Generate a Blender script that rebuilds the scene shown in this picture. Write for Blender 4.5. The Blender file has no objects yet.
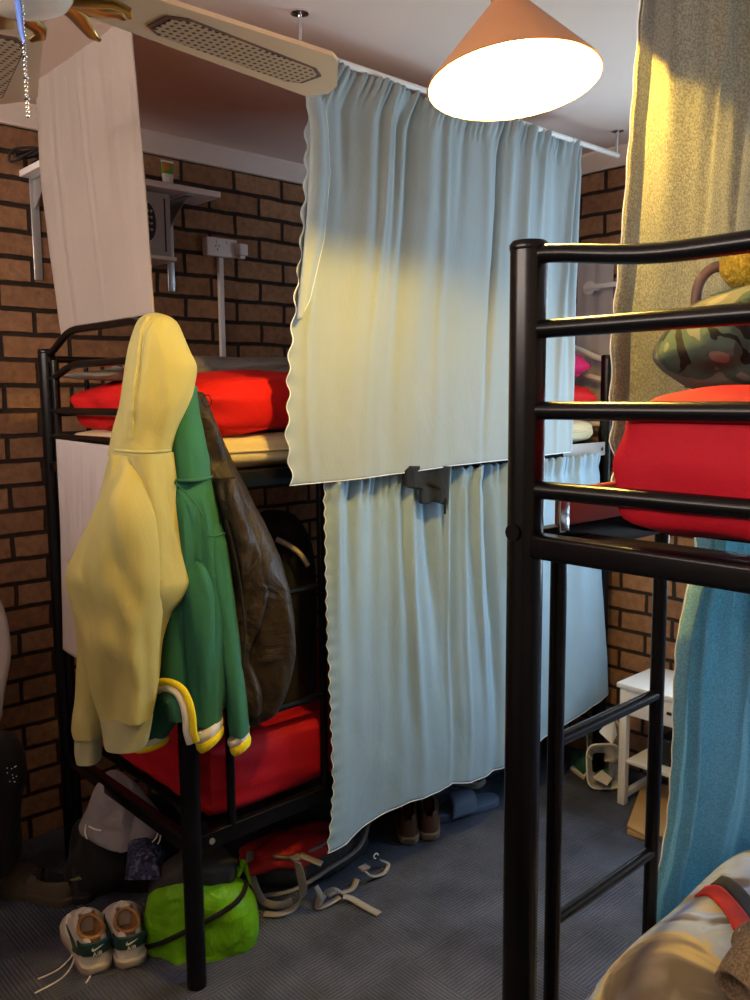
import bpy, bmesh, math, random
import numpy as np
from mathutils import Vector, Matrix, noise as MN
from mathutils.bvhtree import BVHTree
random.seed(7)
SC = bpy.context.scene
COL = SC.collection
PI = math.pi
# ------------------------------------------------------------------ camera
F = 856.0
CAMZ = 1.5
_v1 = np.array([1310-375, 388-500, F]); _v2 = np.array([-420-375, 402-500, F])
_d1 = _v1/np.linalg.norm(_v1); _d2 = _v2-_d1*(_v2@_d1); _d2 /= np.linalg.norm(_d2)
_up = np.cross(_d1, _d2)
if _up[1] > 0: _up = -_up
RW = np.array([_d1, _d2, _up])
FH = RW[:, 2].copy(); FH[2] = 0; FH /= np.linalg.norm(FH)      # horizontal forward
FHV = Vector(FH); RHV = Vector((FH[1], -FH[0], 0))
def ray(x, y): return RW@np.array([(x-375)/F, (y-500)/F, 1.0])
def P(x, y, axis, val):
    d = ray(x, y); o = np.array([0, 0, CAMZ]); t = (val-o[axis])/d[axis]
    return Vector(o+t*d)
def PX(x, y, v): return P(x, y, 0, v)
def PY(x, y, v): return P(x, y, 1, v)
def PZ(x, y, v): return P(x, y, 2, v)
def PD(x, y, d):
    r = ray(x, y); t = d/(r@FH)
    return Vector(np.array([0, 0, CAMZ])+t*r)
cam = bpy.data.cameras.new('camera'); camo = bpy.data.objects.new('camera', cam); COL.objects.link(camo)
cx, cy, cz = RW[:, 0], RW[:, 1], RW[:, 2]
M = Matrix(((cx[0], -cy[0], -cz[0], 0), (cx[1], -cy[1], -cz[1], 0), (cx[2], -cy[2], -cz[2], CAMZ), (0, 0, 0, 1)))
camo.matrix_world = M
cam.sensor_fit = 'VERTICAL'; cam.sensor_height = 24; cam.lens = F/1000*24; cam.clip_start = .02
SC.camera = camo
# ------------------------------------------------------------------ materials
def new_mat(name):
    m = bpy.data.materials.new(name); m.use_nodes = True
    nt = m.node_tree; b = nt.nodes['Principled BSDF']
    return m, nt, b
def N(nt, t, **kw):
    n = nt.nodes.new(t)
    for k, v in kw.items():
        if k in n.inputs: n.inputs[k].default_value = v
        else: setattr(n, k, v)
    return n
def c4(c): return (c[0], c[1], c[2], 1)
def mat(name, col, rough=.6, metal=0, noise=.12, nscale=8, bump=0, bscale=60, spec=.5, detail=4):
    m, nt, b = new_mat(name)
    b.inputs['Roughness'].default_value = rough; b.inputs['Metallic'].default_value = metal
    b.inputs['Specular IOR Level'].default_value = spec
    tc = N(nt, 'ShaderNodeTexCoord')
    nz = N(nt, 'ShaderNodeTexNoise', Scale=nscale, Detail=detail)
    nt.links.new(tc.outputs['Object'], nz.inputs['Vector'])
    mx = N(nt, 'ShaderNodeMix', data_type='RGBA')
    mx.inputs[6].default_value = c4([max(0, c*(1-noise)) for c in col]); mx.inputs[7].default_value = c4([min(1, c*(1+noise)) for c in col])
    nt.links.new(nz.outputs['Fac'], mx.inputs[0]); nt.links.new(mx.outputs[2], b.inputs['Base Color'])
    if bump:
        n2 = N(nt, 'ShaderNodeTexNoise', Scale=bscale, Detail=3.0)
        nt.links.new(tc.outputs['Object'], n2.inputs['Vector'])
        bp = N(nt, 'ShaderNodeBump', Strength=bump, Distance=.01)
        nt.links.new(n2.outputs['Fac'], bp.inputs['Height']); nt.links.new(bp.outputs['Normal'], b.inputs['Normal'])
    return m
def fabric(name, col, trans=.0, weave=900, wr=.25, wrscale=7, speck=.0, rough=.9, noise=.08, sheen=.04, bd=.02, zs=.45):
    """woven cloth: diffuse + translucent, weave and crease bump"""
    m, nt, b = new_mat(name)
    out = nt.nodes['Material Output']
    tc = N(nt, 'ShaderNodeTexCoord')
    b.inputs['Roughness'].default_value = rough; b.inputs['Specular IOR Level'].default_value = .2
    if sheen: b.inputs['Sheen Weight'].default_value = sheen
    nz = N(nt, 'ShaderNodeTexNoise', Scale=3.0, Detail=4.0)
    nt.links.new(tc.outputs['Object'], nz.inputs['Vector'])
    n3 = N(nt, 'ShaderNodeTexNoise', Scale=260.0, Detail=2.0)
    nt.links.new(tc.outputs['Object'], n3.inputs['Vector'])
    mx = N(nt, 'ShaderNodeMix', data_type='RGBA')
    mx.inputs[6].default_value = c4([c*(1-noise) for c in col]); mx.inputs[7].default_value = c4([min(1, c*(1+noise)) for c in col])
    nt.links.new(nz.outputs['Fac'], mx.inputs[0])
    colout = mx.outputs[2]
    if speck:
        rp = N(nt, 'ShaderNodeValToRGB'); rp.color_ramp.elements[0].position = .38; rp.color_ramp.elements[1].position = .62
        rp.color_ramp.elements[0].color = (1-speck,)*3+(1,); rp.color_ramp.elements[1].color = (1+speck*.6,)*3+(1,)
        nt.links.new(n3.outputs['Fac'], rp.inputs['Fac'])
        ml = N(nt, 'ShaderNodeMix', data_type='RGBA', blend_type='MULTIPLY'); ml.inputs[0].default_value = 1
        nt.links.new(colout, ml.inputs[6]); nt.links.new(rp.outputs['Color'], ml.inputs[7]); colout = ml.outputs[2]
    nt.links.new(colout, b.inputs['Base Color'])
    # bumps: creases + threads
    mp = N(nt, 'ShaderNodeMapping'); mp.inputs['Scale'].default_value = (1, 1, zs)
    nt.links.new(tc.outputs['Object'], mp.inputs['Vector'])
    nc = N(nt, 'ShaderNodeTexNoise', Scale=wrscale, Detail=6.0, Roughness=.55, Distortion=1.2)
    nt.links.new(mp.outputs['Vector'], nc.inputs['Vector'])
    b1 = N(nt, 'ShaderNodeBump', Strength=wr, Distance=bd)
    nt.links.new(nc.outputs['Fac'], b1.inputs['Height'])
    b2 = N(nt, 'ShaderNodeBump', Strength=.25, Distance=.002)
    nt.links.new(n3.outputs['Fac'], b2.inputs['Height']); nt.links.new(b1.outputs['Normal'], b2.inputs['Normal'])
    nt.links.new(b2.outputs['Normal'], b.inputs['Normal'])
    if trans:
        t = N(nt, 'ShaderNodeBsdfTranslucent'); nt.links.new(colout, t.inputs['Color']); nt.links.new(b2.outputs['Normal'], t.inputs['Normal'])
        ms = N(nt, 'ShaderNodeMixShader'); ms.inputs[0].default_value = trans
        nt.links.new(b.outputs['BSDF'], ms.inputs[1]); nt.links.new(t.outputs['BSDF'], ms.inputs[2])
        nt.links.new(ms.outputs['Shader'], out.inputs['Surface'])
    return m
def emit(name, col, s):
    m, nt, b = new_mat(name)
    b.inputs['Base Color'].default_value = c4(col); b.inputs['Emission Color'].default_value = c4(col); b.inputs['Emission Strength'].default_value = s
    return m
def brick_mat(name, axis):
    m, nt, b = new_mat(name)
    tc = N(nt, 'ShaderNodeTexCoord'); sp = N(nt, 'ShaderNodeSeparateXYZ'); cb = N(nt, 'ShaderNodeCombineXYZ')
    nt.links.new(tc.outputs['Object'], sp.inputs[0])
    nt.links.new(sp.outputs[axis], cb.inputs[0]); nt.links.new(sp.outputs[2], cb.inputs[1])
    wn = N(nt, 'ShaderNodeTexNoise', Scale=9.0, Detail=3.0)
    nt.links.new(tc.outputs['Object'], wn.inputs['Vector'])
    ad = N(nt, 'ShaderNodeVectorMath', operation='MULTIPLY_ADD'); ad.inputs[1].default_value = (.012, .012, 0)
    nt.links.new(wn.outputs['Color'], ad.inputs[0]); nt.links.new(cb.outputs[0], ad.inputs[2])
    br = N(nt, 'ShaderNodeTexBrick', Scale=1.0)
    br.inputs['Brick Width'].default_value = .225; br.inputs['Row Height'].default_value = .0815
    br.inputs['Mortar Size'].default_value = .0085; br.inputs['Mortar Smooth'].default_value = .35; br.inputs['Bias'].default_value = 0
    br.inputs['Color1'].default_value = (.34, .19, .105, 1); br.inputs['Color2'].default_value = (.24, .125, .068, 1); br.inputs['Mortar'].default_value = (.035, .025, .02, 1)
    nt.links.new(ad.outputs[0], br.inputs['Vector'])
    n2 = N(nt, 'ShaderNodeTexNoise', Scale=38.0, Detail=6.0, Roughness=.7)
    nt.links.new(tc.outputs['Object'], n2.inputs['Vector'])
    rp = N(nt, 'ShaderNodeValToRGB'); rp.color_ramp.elements[0].color = (.68, .66, .64, 1); rp.color_ramp.elements[1].color = (1.25, 1.2, 1.15, 1)
    rp.color_ramp.elements[0].position = .3; rp.color_ramp.elements[1].position = .7
    nt.links.new(n2.outputs['Fac'], rp.inputs['Fac'])
    ml = N(nt, 'ShaderNodeMix', data_type='RGBA', blend_type='MULTIPLY'); ml.inputs[0].default_value = 1
    nt.links.new(br.outputs['Color'], ml.inputs[6]); nt.links.new(rp.outputs['Color'], ml.inputs[7])
    nt.links.new(ml.outputs[2], b.inputs['Base Color'])
    iv = N(nt, 'ShaderNodeMath', operation='SUBTRACT'); iv.inputs[0].default_value = 1
    nt.links.new(br.outputs['Fac'], iv.inputs[1])
    b1 = N(nt, 'ShaderNodeBump', Strength=.9, Distance=.012); nt.links.new(iv.outputs[0], b1.inputs['Height'])
    b2 = N(nt, 'ShaderNodeBump', Strength=.5, Distance=.006); nt.links.new(n2.outputs['Fac'], b2.inputs['Height']); nt.links.new(b1.outputs['Normal'], b2.inputs['Normal'])
    nt.links.new(b2.outputs['Normal'], b.inputs['Normal'])
    b.inputs['Roughness'].default_value = .9; b.inputs['Specular IOR Level'].default_value = .2
    return m
def carpet_mat():
    m, nt, b = new_mat('carpet')
    tc = N(nt, 'ShaderNodeTexCoord')
    ck = N(nt, 'ShaderNodeTexChecker', Scale=4.0)
    nt.links.new(tc.outputs['Object'], ck.inputs['Vector'])
    w1 = N(nt, 'ShaderNodeTexWave', Scale=30.0, Distortion=1.5, Detail=2.0); w1.bands_direction = 'X'
    w2 = N(nt, 'ShaderNodeTexWave', Scale=30.0, Distortion=1.5, Detail=2.0); w2.bands_direction = 'Y'
    for w in (w1, w2):
        w.inputs['Detail Scale'].default_value = 3
        nt.links.new(tc.outputs['Object'], w.inputs['Vector'])
    mxw = N(nt, 'ShaderNodeMix', data_type='FLOAT')
    nt.links.new(ck.outputs['Fac'], mxw.inputs[0]); nt.links.new(w1.outputs['Fac'], mxw.inputs[2]); nt.links.new(w2.outputs['Fac'], mxw.inputs[3])
    n1 = N(nt, 'ShaderNodeTexNoise', Scale=420.0, Detail=2.0); nt.links.new(tc.outputs['Object'], n1.inputs['Vector'])
    n2 = N(nt, 'ShaderNodeTexNoise', Scale=5.0, Detail=3.0); nt.links.new(tc.outputs['Object'], n2.inputs['Vector'])
    a = N(nt, 'ShaderNodeMath', operation='MULTIPLY'); nt.links.new(mxw.outputs[0], a.inputs[0]); nt.links.new(n1.outputs['Fac'], a.inputs[1])
    rp = N(nt, 'ShaderNodeValToRGB'); rp.color_ramp.elements[0].color = (.066, .076, .112, 1); rp.color_ramp.elements[1].color = (.130, .146, .205, 1)
    rp.color_ramp.elements[0].position = .0; rp.color_ramp.elements[1].position = .6
    nt.links.new(a.outputs[0], rp.inputs['Fac'])
    cr = N(nt, 'ShaderNodeMix', data_type='RGBA', blend_type='MULTIPLY'); cr.inputs[0].default_value = 1
    r2 = N(nt, 'ShaderNodeValToRGB'); r2.color_ramp.elements[0].color = (.6, .6, .6, 1); r2.color_ramp.elements[0].position=.35; r2.color_ramp.elements[1].position=.65; r2.color_ramp.elements[1].color = (1.15, 1.15, 1.15, 1)
    nt.links.new(n2.outputs['Fac'], r2.inputs['Fac'])
    nt.links.new(rp.outputs['Color'], cr.inputs[6]); nt.links.new(r2.outputs['Color'], cr.inputs[7])
    nt.links.new(cr.outputs[2], b.inputs['Base Color'])
    bp = N(nt, 'ShaderNodeBump', Strength=.9, Distance=.006); nt.links.new(a.outputs[0], bp.inputs['Height']); nt.links.new(bp.outputs['Normal'], b.inputs['Normal'])
    b.inputs['Roughness'].default_value = .95; b.inputs['Specular IOR Level'].default_value = .15
    return m
def multi(name, cols, scale=6, rough=.9, dist=1.5, bump=.3, trans=0, mode='CONSTANT'):
    """cloth printed with irregular patches of several colours"""
    m, nt, b = new_mat(name)
    tc = N(nt, 'ShaderNodeTexCoord'); nz = N(nt, 'ShaderNodeTexNoise', Scale=scale, Detail=3.0, Distortion=dist)
    nt.links.new(tc.outputs['Object'], nz.inputs['Vector'])
    rp = N(nt, 'ShaderNodeValToRGB'); rp.color_ramp.interpolation = mode
    es = rp.color_ramp.elements; n = len(cols)
    while len(es) < n: es.new(.5)
    for i, c in enumerate(cols):
        es[i].position = 0 if i == 0 else .3+.4*i/n; es[i].color = c4(c)
    nt.links.new(nz.outputs['Fac'], rp.inputs['Fac']); nt.links.new(rp.outputs['Color'], b.inputs['Base Color'])
    n2 = N(nt, 'ShaderNodeTexNoise', Scale=14.0, Detail=5.0); nt.links.new(tc.outputs['Object'], n2.inputs['Vector'])
    bp = N(nt, 'ShaderNodeBump', Strength=bump, Distance=.02); nt.links.new(n2.outputs['Fac'], bp.inputs['Height']); nt.links.new(bp.outputs['Normal'], b.inputs['Normal'])
    b.inputs['Roughness'].default_value = rough; b.inputs['Specular IOR Level'].default_value = .2
    return m
def perf_mat(name):
    """woven cane webbing: pale strands with dark round holes"""
    m, nt, b = new_mat(name)
    tc = N(nt, 'ShaderNodeTexCoord')
    vo = N(nt, 'ShaderNodeTexVoronoi', Scale=70.0); vo.inputs['Randomness'].default_value = .0
    nt.links.new(tc.outputs['Object'], vo.inputs['Vector'])
    rp = N(nt, 'ShaderNodeValToRGB'); rp.color_ramp.elements[0].position = .36; rp.color_ramp.elements[1].position = .46
    rp.color_ramp.elements[0].color = (.05, .03, .015, 1); rp.color_ramp.elements[1].color = (.62, .47, .30, 1)
    nt.links.new(vo.outputs['Distance'], rp.inputs['Fac']); nt.links.new(rp.outputs['Color'], b.inputs['Base Color'])
    b.inputs['Roughness'].default_value = .6
    return m
MT = {}
MT['brick_l'] = brick_mat('brick_left', 0); MT['brick_b'] = brick_mat('brick_back', 1)
MT['carpet'] = carpet_mat()
MT['ceiling'] = mat('ceiling_paint', (.80, .66, .58), .9, noise=.03, nscale=3, bump=.05)
MT['trim'] = mat('cornice_paint', (.70, .60, .53), .7, noise=.06, nscale=20)
MT['plaster'] = mat('plaster', (.52, .47, .43), .9, noise=.05)
MT['black'] = mat('black_metal', (.004, .004, .005), .25, noise=.2, spec=.30)
MT['grey_metal'] = mat('grey_metal', (.45, .45, .46), .3, .6, noise=.1)
MT['rail_reflect'] = mat('rail_red_reflection', (.30, .055, .025), .4, noise=.15)
MT['chrome'] = mat('chrome', (.75, .75, .76), .18, 1, noise=.02)
MT['white_paint'] = mat('white_paint', (.78, .77, .74), .5, noise=.03)
MT['white_plastic'] = mat('white_plastic', (.80, .76, .72), .4, noise=.02)
MT['cream_wood'] = mat('cream_blade', (.86, .68, .45), .45, noise=.06, nscale=4)
MT['brass'] = mat('brass', (.50, .33, .10), .3, 1, noise=.2, nscale=20)
MT['cane'] = perf_mat('cane')
MT['opal'] = mat('opal_glass', (.95, .88, .74), .25, noise=.02)
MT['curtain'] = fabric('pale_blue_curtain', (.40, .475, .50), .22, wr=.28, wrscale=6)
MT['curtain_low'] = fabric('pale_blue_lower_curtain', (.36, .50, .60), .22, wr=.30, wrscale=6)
MT['curtain_hem'] = mat('white_hem_thread', (.85, .88, .88), .9)
MT['heather'] = fabric('heather_grey_curtain', (.56, .56, .46), .60, speck=.30, wr=.12)
MT['teal'] = fabric('teal_curtain', (.36, .68, .80), .50, speck=.16, wr=.15)
MT['linen'] = fabric('white_linen', (.44, .375, .33), .18, wr=.2)
MT['sheet_white'] = fabric('white_sheet', (.66, .62, .62), .2, wr=.25)
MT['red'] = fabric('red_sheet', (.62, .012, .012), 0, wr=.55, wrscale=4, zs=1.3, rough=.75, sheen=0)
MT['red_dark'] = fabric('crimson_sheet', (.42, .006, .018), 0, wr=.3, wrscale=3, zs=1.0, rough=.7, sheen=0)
MT['pink'] = fabric('pink_pillow', (.70, .02, .12), 0, wr=.2)
MT['foam'] = fabric('cream_mattress', (.72, .62, .38), 0, wr=.2)
MT['hoodie'] = fabric('sage_cream_fleece', (.44, .405, .155), 0, wr=.35, wrscale=8, bd=.02)
MT['rib'] = fabric('sage_cream_rib', (.37, .37, .21), 0, wr=.1)
MT['green'] = fabric('green_fleece', (.024, .132, .092), 0, wr=.35, wrscale=8, bd=.02)
MT['green_rib'] = fabric('dark_green_rib', (.02, .11, .075), 0, wr=.1)
MT['stripe_white'] = fabric('white_rib', (.78, .76, .72), 0, wr=.1)
MT['stripe_yellow'] = fabric('yellow_rib', (.80, .66, .02), 0, wr=.1)
MT['nylon'] = fabric('brown_black_nylon', (.028, .020, .013), 0, wr=1.0, wrscale=8, rough=.45, sheen=0, zs=1)
MT['black_cloth'] = fabric('black_cloth', (.012, .012, .013), 0, wr=.4, wrscale=12)
MT['black_rubber'] = mat('black_rubber', (.015, .015, .015), .7)
MT['grey_cloth'] = fabric('grey_cloth', (.20, .19, .18), 0, wr=.5, wrscale=12)
MT['grey_sack'] = fabric('grey_white_nylon', (.25, .24, .27), 0, wr=.7, wrscale=9, zs=1)
MT['lime'] = fabric('lime_nylon', (.15, .43, .010), 0, wr=.8, wrscale=9, rough=.35, sheen=0, zs=1)
MT['mesh'] = mat('black_mesh', (.03, .03, .03), .8, noise=.6, nscale=120)
MT['lea_white'] = mat('white_leather', (.66, .64, .58), .5, noise=.05)
MT['sole'] = mat('cream_sole', (.55, .50, .42), .6)
MT['gum'] = mat('gum_sole', (.22, .15, .09), .6)
MT['tan'] = mat('tan_lining', (.36, .19, .07), .8)
MT['dgreen'] = mat('dark_green_leather', (.012, .055, .045), .5)
MT['silver'] = mat('silver_print', (.70, .72, .72), .5)
MT['brown_lea'] = mat('brown_leather', (.13, .055, .03), .4, noise=.25)
MT['blue_rubber'] = mat('slate_blue_rubber', (.085, .12, .20), .6)
MT['clog'] = mat('olive_brown_foam', (.075, .060, .040), .8)
MT['olive'] = mat('olive_trim', (.16, .17, .06), .7, noise=.4, nscale=80)
MT['webbing'] = mat('grey_webbing', (.36, .32, .28), .8, noise=.2, nscale=150)
MT['navy'] = multi('navy_print', [(.01, .012, .03), (.03, .035, .09), (.10, .11, .18)], 40)
MT['pack_red'] = fabric('red_nylon', (.36, .014, .018), 0, wr=.5, wrscale=12, rough=.5, sheen=0)
MT['pack_black'] = fabric('charcoal_nylon', (.035, .037, .042), 0, wr=.5, wrscale=12, rough=.6, sheen=0)
MT['pack_grey'] = fabric('grey_nylon', (.20, .19, .19), 0, wr=.3, wrscale=12, rough=.6, sheen=0)
MT['kraft'] = mat('kraft_paper', (.50, .31, .13), .8, noise=.1)
MT['paper'] = mat('white_paper', (.74, .68, .60), .8, noise=.04)
MT['dark'] = mat('dark_slot', (.01, .01, .01), .5)
MT['safe'] = mat('grey_safe', (.36, .35, .34), .45, noise=.04)
MT['lampout'] = mat('copper_shade', (.62, .29, .12), .42, 0.0, noise=.06)
MT['lampin'] = mat('white_enamel', (.92, .90, .86), .5, noise=.01)
MT['camo'] = multi('camouflage_cloth', [(.012, .012, .012), (.05, .085, .07), (.14, .145, .12), (.21, .20, .16), (.08, .09, .08)], 6, dist=1.0)
MT['duvet'] = multi('patched_duvet', [(.08, .075, .085), (.17, .155, .18), (.40, .52, .86), (.34, .44, .74), (.52, .46, .33), (.22, .205, .25), (.13, .12, .135)], 5.2, dist=1.4, mode='EASE')  # pale patches tinted blue: cool daylight put into the colour
MT['duvet_red'] = fabric('red_stripe', (.60, .045, .03), 0, wr=.2)
MT['duvet_blk'] = fabric('charcoal_band', (.05, .05, .05), 0, wr=.2)
MT['fleece'] = fabric('beige_fleece', (.34, .27, .19), 0, wr=.6, wrscale=60, speck=.3)
MT['handle'] = mat('brown_handle', (.16, .09, .07), .6)
MT['yfleece'] = fabric('mustard_fleece', (.55, .36, .03), 0, wr=.8, wrscale=60, speck=.3)
MT['orange_lbl'] = mat('orange_print', (.70, .16, .03), .5)
MT['green_lbl'] = mat('green_print', (.16, .34, .03), .5)
MT['blue_fob'] = mat('blue_glass_fob', (.10, .22, .70), .1, noise=.3)
MT['pane'] = None
def pane_mat():
    m, nt, b = new_mat('window_glass'); out = nt.nodes['Material Output']
    t = N(nt, 'ShaderNodeBsdfTransparent'); g = N(nt, 'ShaderNodeBsdfGlossy', Roughness=.05); ms = N(nt, 'ShaderNodeMixShader'); ms.inputs[0].default_value = .06
    nt.links.new(t.outputs[0], ms.inputs[1]); nt.links.new(g.outputs[0], ms.inputs[2]); nt.links.new(ms.outputs[0], out.inputs['Surface'])
    return m
MT['pane'] = pane_mat()
def tub_mat():
    m, nt, b = new_mat('clear_plastic'); out = nt.nodes['Material Output']
    b.inputs['Base Color'].default_value = (.75, .75, .73, 1); b.inputs['Roughness'].default_value = .25
    t = N(nt, 'ShaderNodeBsdfTransparent'); ms = N(nt, 'ShaderNodeMixShader'); ms.inputs[0].default_value = .28
    nt.links.new(t.outputs[0], ms.inputs[1]); nt.links.new(b.outputs[0], ms.inputs[2]); nt.links.new(ms.outputs[0], out.inputs['Surface'])
    return m
MT['tub'] = tub_mat()
# ------------------------------------------------------------------ mesh builder
ORIG = {}
def tree_of(mb): return BVHTree.FromPolygons([v[:] for v in mb.v], [f for f in mb.f])
def hit(tr, x, y, lift=.003, fb=None):
    """point on a built surface seen along a photo direction, lifted off the surface"""
    d = Vector(ray(x, y)).normalized(); h = tr.ray_cast(Vector((0, 0, CAMZ)), d)
    if h[0] is None: return fb
    n = h[1] if h[1].dot(d) < 0 else -h[1]
    return h[0]+n*lift
class MB:
    def __init__(s): s.v = []; s.f = []
    def add(s, vs, fs):
        o = len(s.v); s.v += [Vector(v) for v in vs]; s.f += [tuple(i+o for i in f) for f in fs]; return s
    def box(s, a, b, bev=0, mtx=None):
        """axis aligned box between corners a and b, edges bevelled"""
        bm = bmesh.new(); bmesh.ops.create_cube(bm, size=1)
        sx, sy, sz = [abs(b[i]-a[i]) for i in range(3)]; c = [(a[i]+b[i])/2 for i in range(3)]
        for v in bm.verts: v.co = Vector((v.co.x*sx, v.co.y*sy, v.co.z*sz))
        if bev:
            bmesh.ops.bevel(bm, geom=bm.edges[:], offset=min(bev, .45*min(sx, sy, sz)), segments=3, profile=.5, affect='EDGES')
        bm.verts.ensure_lookup_table()
        vs = [v.co+Vector(c) for v in bm.verts]
        if mtx: vs = [mtx@v for v in vs]
        fs = [[v.index for v in f.verts] for f in bm.faces]; bm.free()
        return s.add(vs, fs)
    def tube(s, pts, r, seg=14, closed=False, flat=1.0, up=None):
        pts = [Vector(p) for p in pts]; n = len(pts)
        rr = r if isinstance(r, (list, tuple)) else [r]*n
        vs = []; prev = None
        for i, p in enumerate(pts):
            if closed: t = pts[(i+1) % n]-pts[i-1]
            else: t = pts[min(i+1, n-1)]-pts[max(i-1, 0)]
            if t.length < 1e-9: t = Vector((0, 0, 1))
            t.normalize()
            if up is not None: a = Vector(up)
            elif prev is None: a = Vector((0, 0, 1)) if abs(t.z) < .9 else Vector((1, 0, 0))
            else: a = prev
            u = a-t*a.dot(t)
            if u.length < 1e-6: u = t.orthogonal()
            u.normalize(); w = t.cross(u); prev = u
            for k in range(seg):
                th = 2*PI*k/seg
                vs.append(p+w*(rr[i]*math.cos(th))+u*(rr[i]*flat*math.sin(th)))
        fs = []
        m = n if closed else n-1
        for i in range(m):
            j = (i+1) % n
            for k in range(seg): fs.append((i*seg+k, i*seg+(k+1) % seg, j*seg+(k+1) % seg, j*seg+k))
        if not closed: fs.append(tuple(range(seg))[::-1]); fs.append(tuple((n-1)*seg+k for k in range(seg)))
        return s.add(vs, fs)
    def lathe(s, prof, origin, seg=40, mtx=None):
        o = Vector(origin); vs = []; n = len(prof)
        for r, z in prof:
            for k in range(seg):
                v = Vector((r*math.cos(2*PI*k/seg), r*math.sin(2*PI*k/seg), z))
                if mtx: v = mtx@v
                vs.append(v+o)
        fs = [(i*seg+k, i*seg+(k+1) % seg, (i+1)*seg+(k+1) % seg, (i+1)*seg+k) for i in range(n-1) for k in range(seg)]
        return s.add(vs, fs)
    def prism(s, poly, vec):
        """polygon extruded along vec"""
        p = [Vector(q) for q in poly]; v = Vector(vec); n = len(p)
        vs = p+[q+v for q in p]
        return s.add(vs, [tuple(range(n))[::-1], tuple(range(n, 2*n))]+[(i, (i+1) % n, n+(i+1) % n, n+i) for i in range(n)])
    def grid(s, rows, thick=0, close_u=False, caps=False):
        nr = len(rows); nc = len(rows[0]); vs = [p for r in rows for p in r]; fs = []
        for i in range(nr-1):
            for j in range(nc if close_u else nc-1):
                k = (j+1) % nc; fs.append((i*nc+j, i*nc+k, (i+1)*nc+k, (i+1)*nc+j))
        if caps: fs.append(tuple(range(nc))[::-1]); fs.append(tuple((nr-1)*nc+j for j in range(nc)))
        return s.add(vs, fs)
    def ball(s, c, r, sub=3, sc=(1, 1, 1), disp=None):
        bm = bmesh.new(); bmesh.ops.create_icosphere(bm, subdivisions=sub, radius=1)
        vs = []
        for v in bm.verts:
            k = 1+(disp(v.co) if disp else 0)
            vs.append(Vector(c)+Vector((v.co.x*r*sc[0]*k, v.co.y*r*sc[1]*k, v.co.z*r*sc[2]*k)))
        bm.verts.index_update()
        fs = [[v.index for v in f.verts] for f in bm.faces]; bm.free(); return s.add(vs, fs)
    def build(s, name, material, parent=None, smooth=True, solid=0, angle=None, origin=None):
        me = bpy.data.meshes.new(name)
        if parent is not None: o0 = ORIG[parent.name]
        else:
            o0 = Vector(origin) if origin is not None else Vector((0, 0, 0))
        me.from_pydata([v-o0 for v in s.v], [], s.f)
        bm = bmesh.new(); bm.from_mesh(me); bmesh.ops.recalc_face_normals(bm, faces=bm.faces); bm.to_mesh(me); bm.free()
        me.materials.append(MT[material]); me.update()
        ob = bpy.data.objects.new(name, me); COL.objects.link(ob)
        if parent is not None: ob.parent = parent
        else: ob.location = o0
        ORIG[ob.name] = o0
        if smooth:
            for p in me.polygons: p.use_smooth = True
            if angle is None: angle = 40
            try: me.set_sharp_from_angle(angle=math.radians(angle))
            except Exception: pass
        if solid:
            md = ob.modifiers.new('thickness', 'SOLIDIFY'); md.thickness = solid; md.offset = 0
        return ob
def base_of(vs):
    xs = [v.x for v in vs]; ys = [v.y for v in vs]; zs = [v.z for v in vs]
    return Vector(((min(xs)+max(xs))/2, (min(ys)+max(ys))/2, min(zs)))
def tag(o, label, cat=None, group=None, kind=None):
    o['label'] = label
    if cat: o['category'] = cat
    if group: o['group'] = group
    if kind: o['kind'] = kind
    return o
def thing(name, loc, label, cat, group=None):
    o = bpy.data.objects.new(name, None); COL.objects.link(o); o.location = Vector(loc); o.empty_display_size = .05
    ORIG[o.name] = Vector(loc)
    return tag(o, label, cat, group)
def single(mb, name, material, label, cat, group=None, **kw):
    o = mb.build(name, material, None, origin=base_of(mb.v), **kw)
    return tag(o, label, cat, group)
def struct(mb, name, material, **kw):
    o = mb.build(name, material, None, origin=(0, 0, 0), **kw); o['kind'] = 'structure'; return o
def interp(pts, x):
    """piecewise smooth-linear lookup; pts sorted by first coord"""
    if x <= pts[0][0]: return pts[0][1]
    for (a, b), (c, d) in zip(pts, pts[1:]):
        if x <= c: return b+(d-b)*(x-a)/(c-a)
    return pts[-1][1]
def crom(pts, n):
    """catmull-rom resample of a list of tuples/vectors to n rows"""
    p = [np.array(q, float) for q in pts]; m = len(p); out = []
    for i in range(n):
        t = i/(n-1)*(m-1); k = min(int(t), m-2); u = t-k
        a, b, c, d = p[max(k-1, 0)], p[k], p[k+1], p[min(k+2, m-1)]
        out.append(.5*((2*b)+(-a+c)*u+(2*a-5*b+4*c-d)*u*u+(-a+3*b-3*c+d)*u**3))
    return out
def rnd_wave(seed, n=4, f0=1.0, f1=3.0):
    r = random.Random(seed); cs = [(r.uniform(f0, f1), r.uniform(0, 2*PI), r.uniform(.5, 1)) for _ in range(n)]
    tot = sum(c[2] for c in cs)
    return lambda x: sum(a*math.sin(2*PI*f*x+p) for f, p, a in cs)/tot
def lathe_local(axis_up):
    a = Vector(axis_up).normalized(); return Vector((0, 0, 1)).rotation_difference(a).to_matrix()
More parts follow.
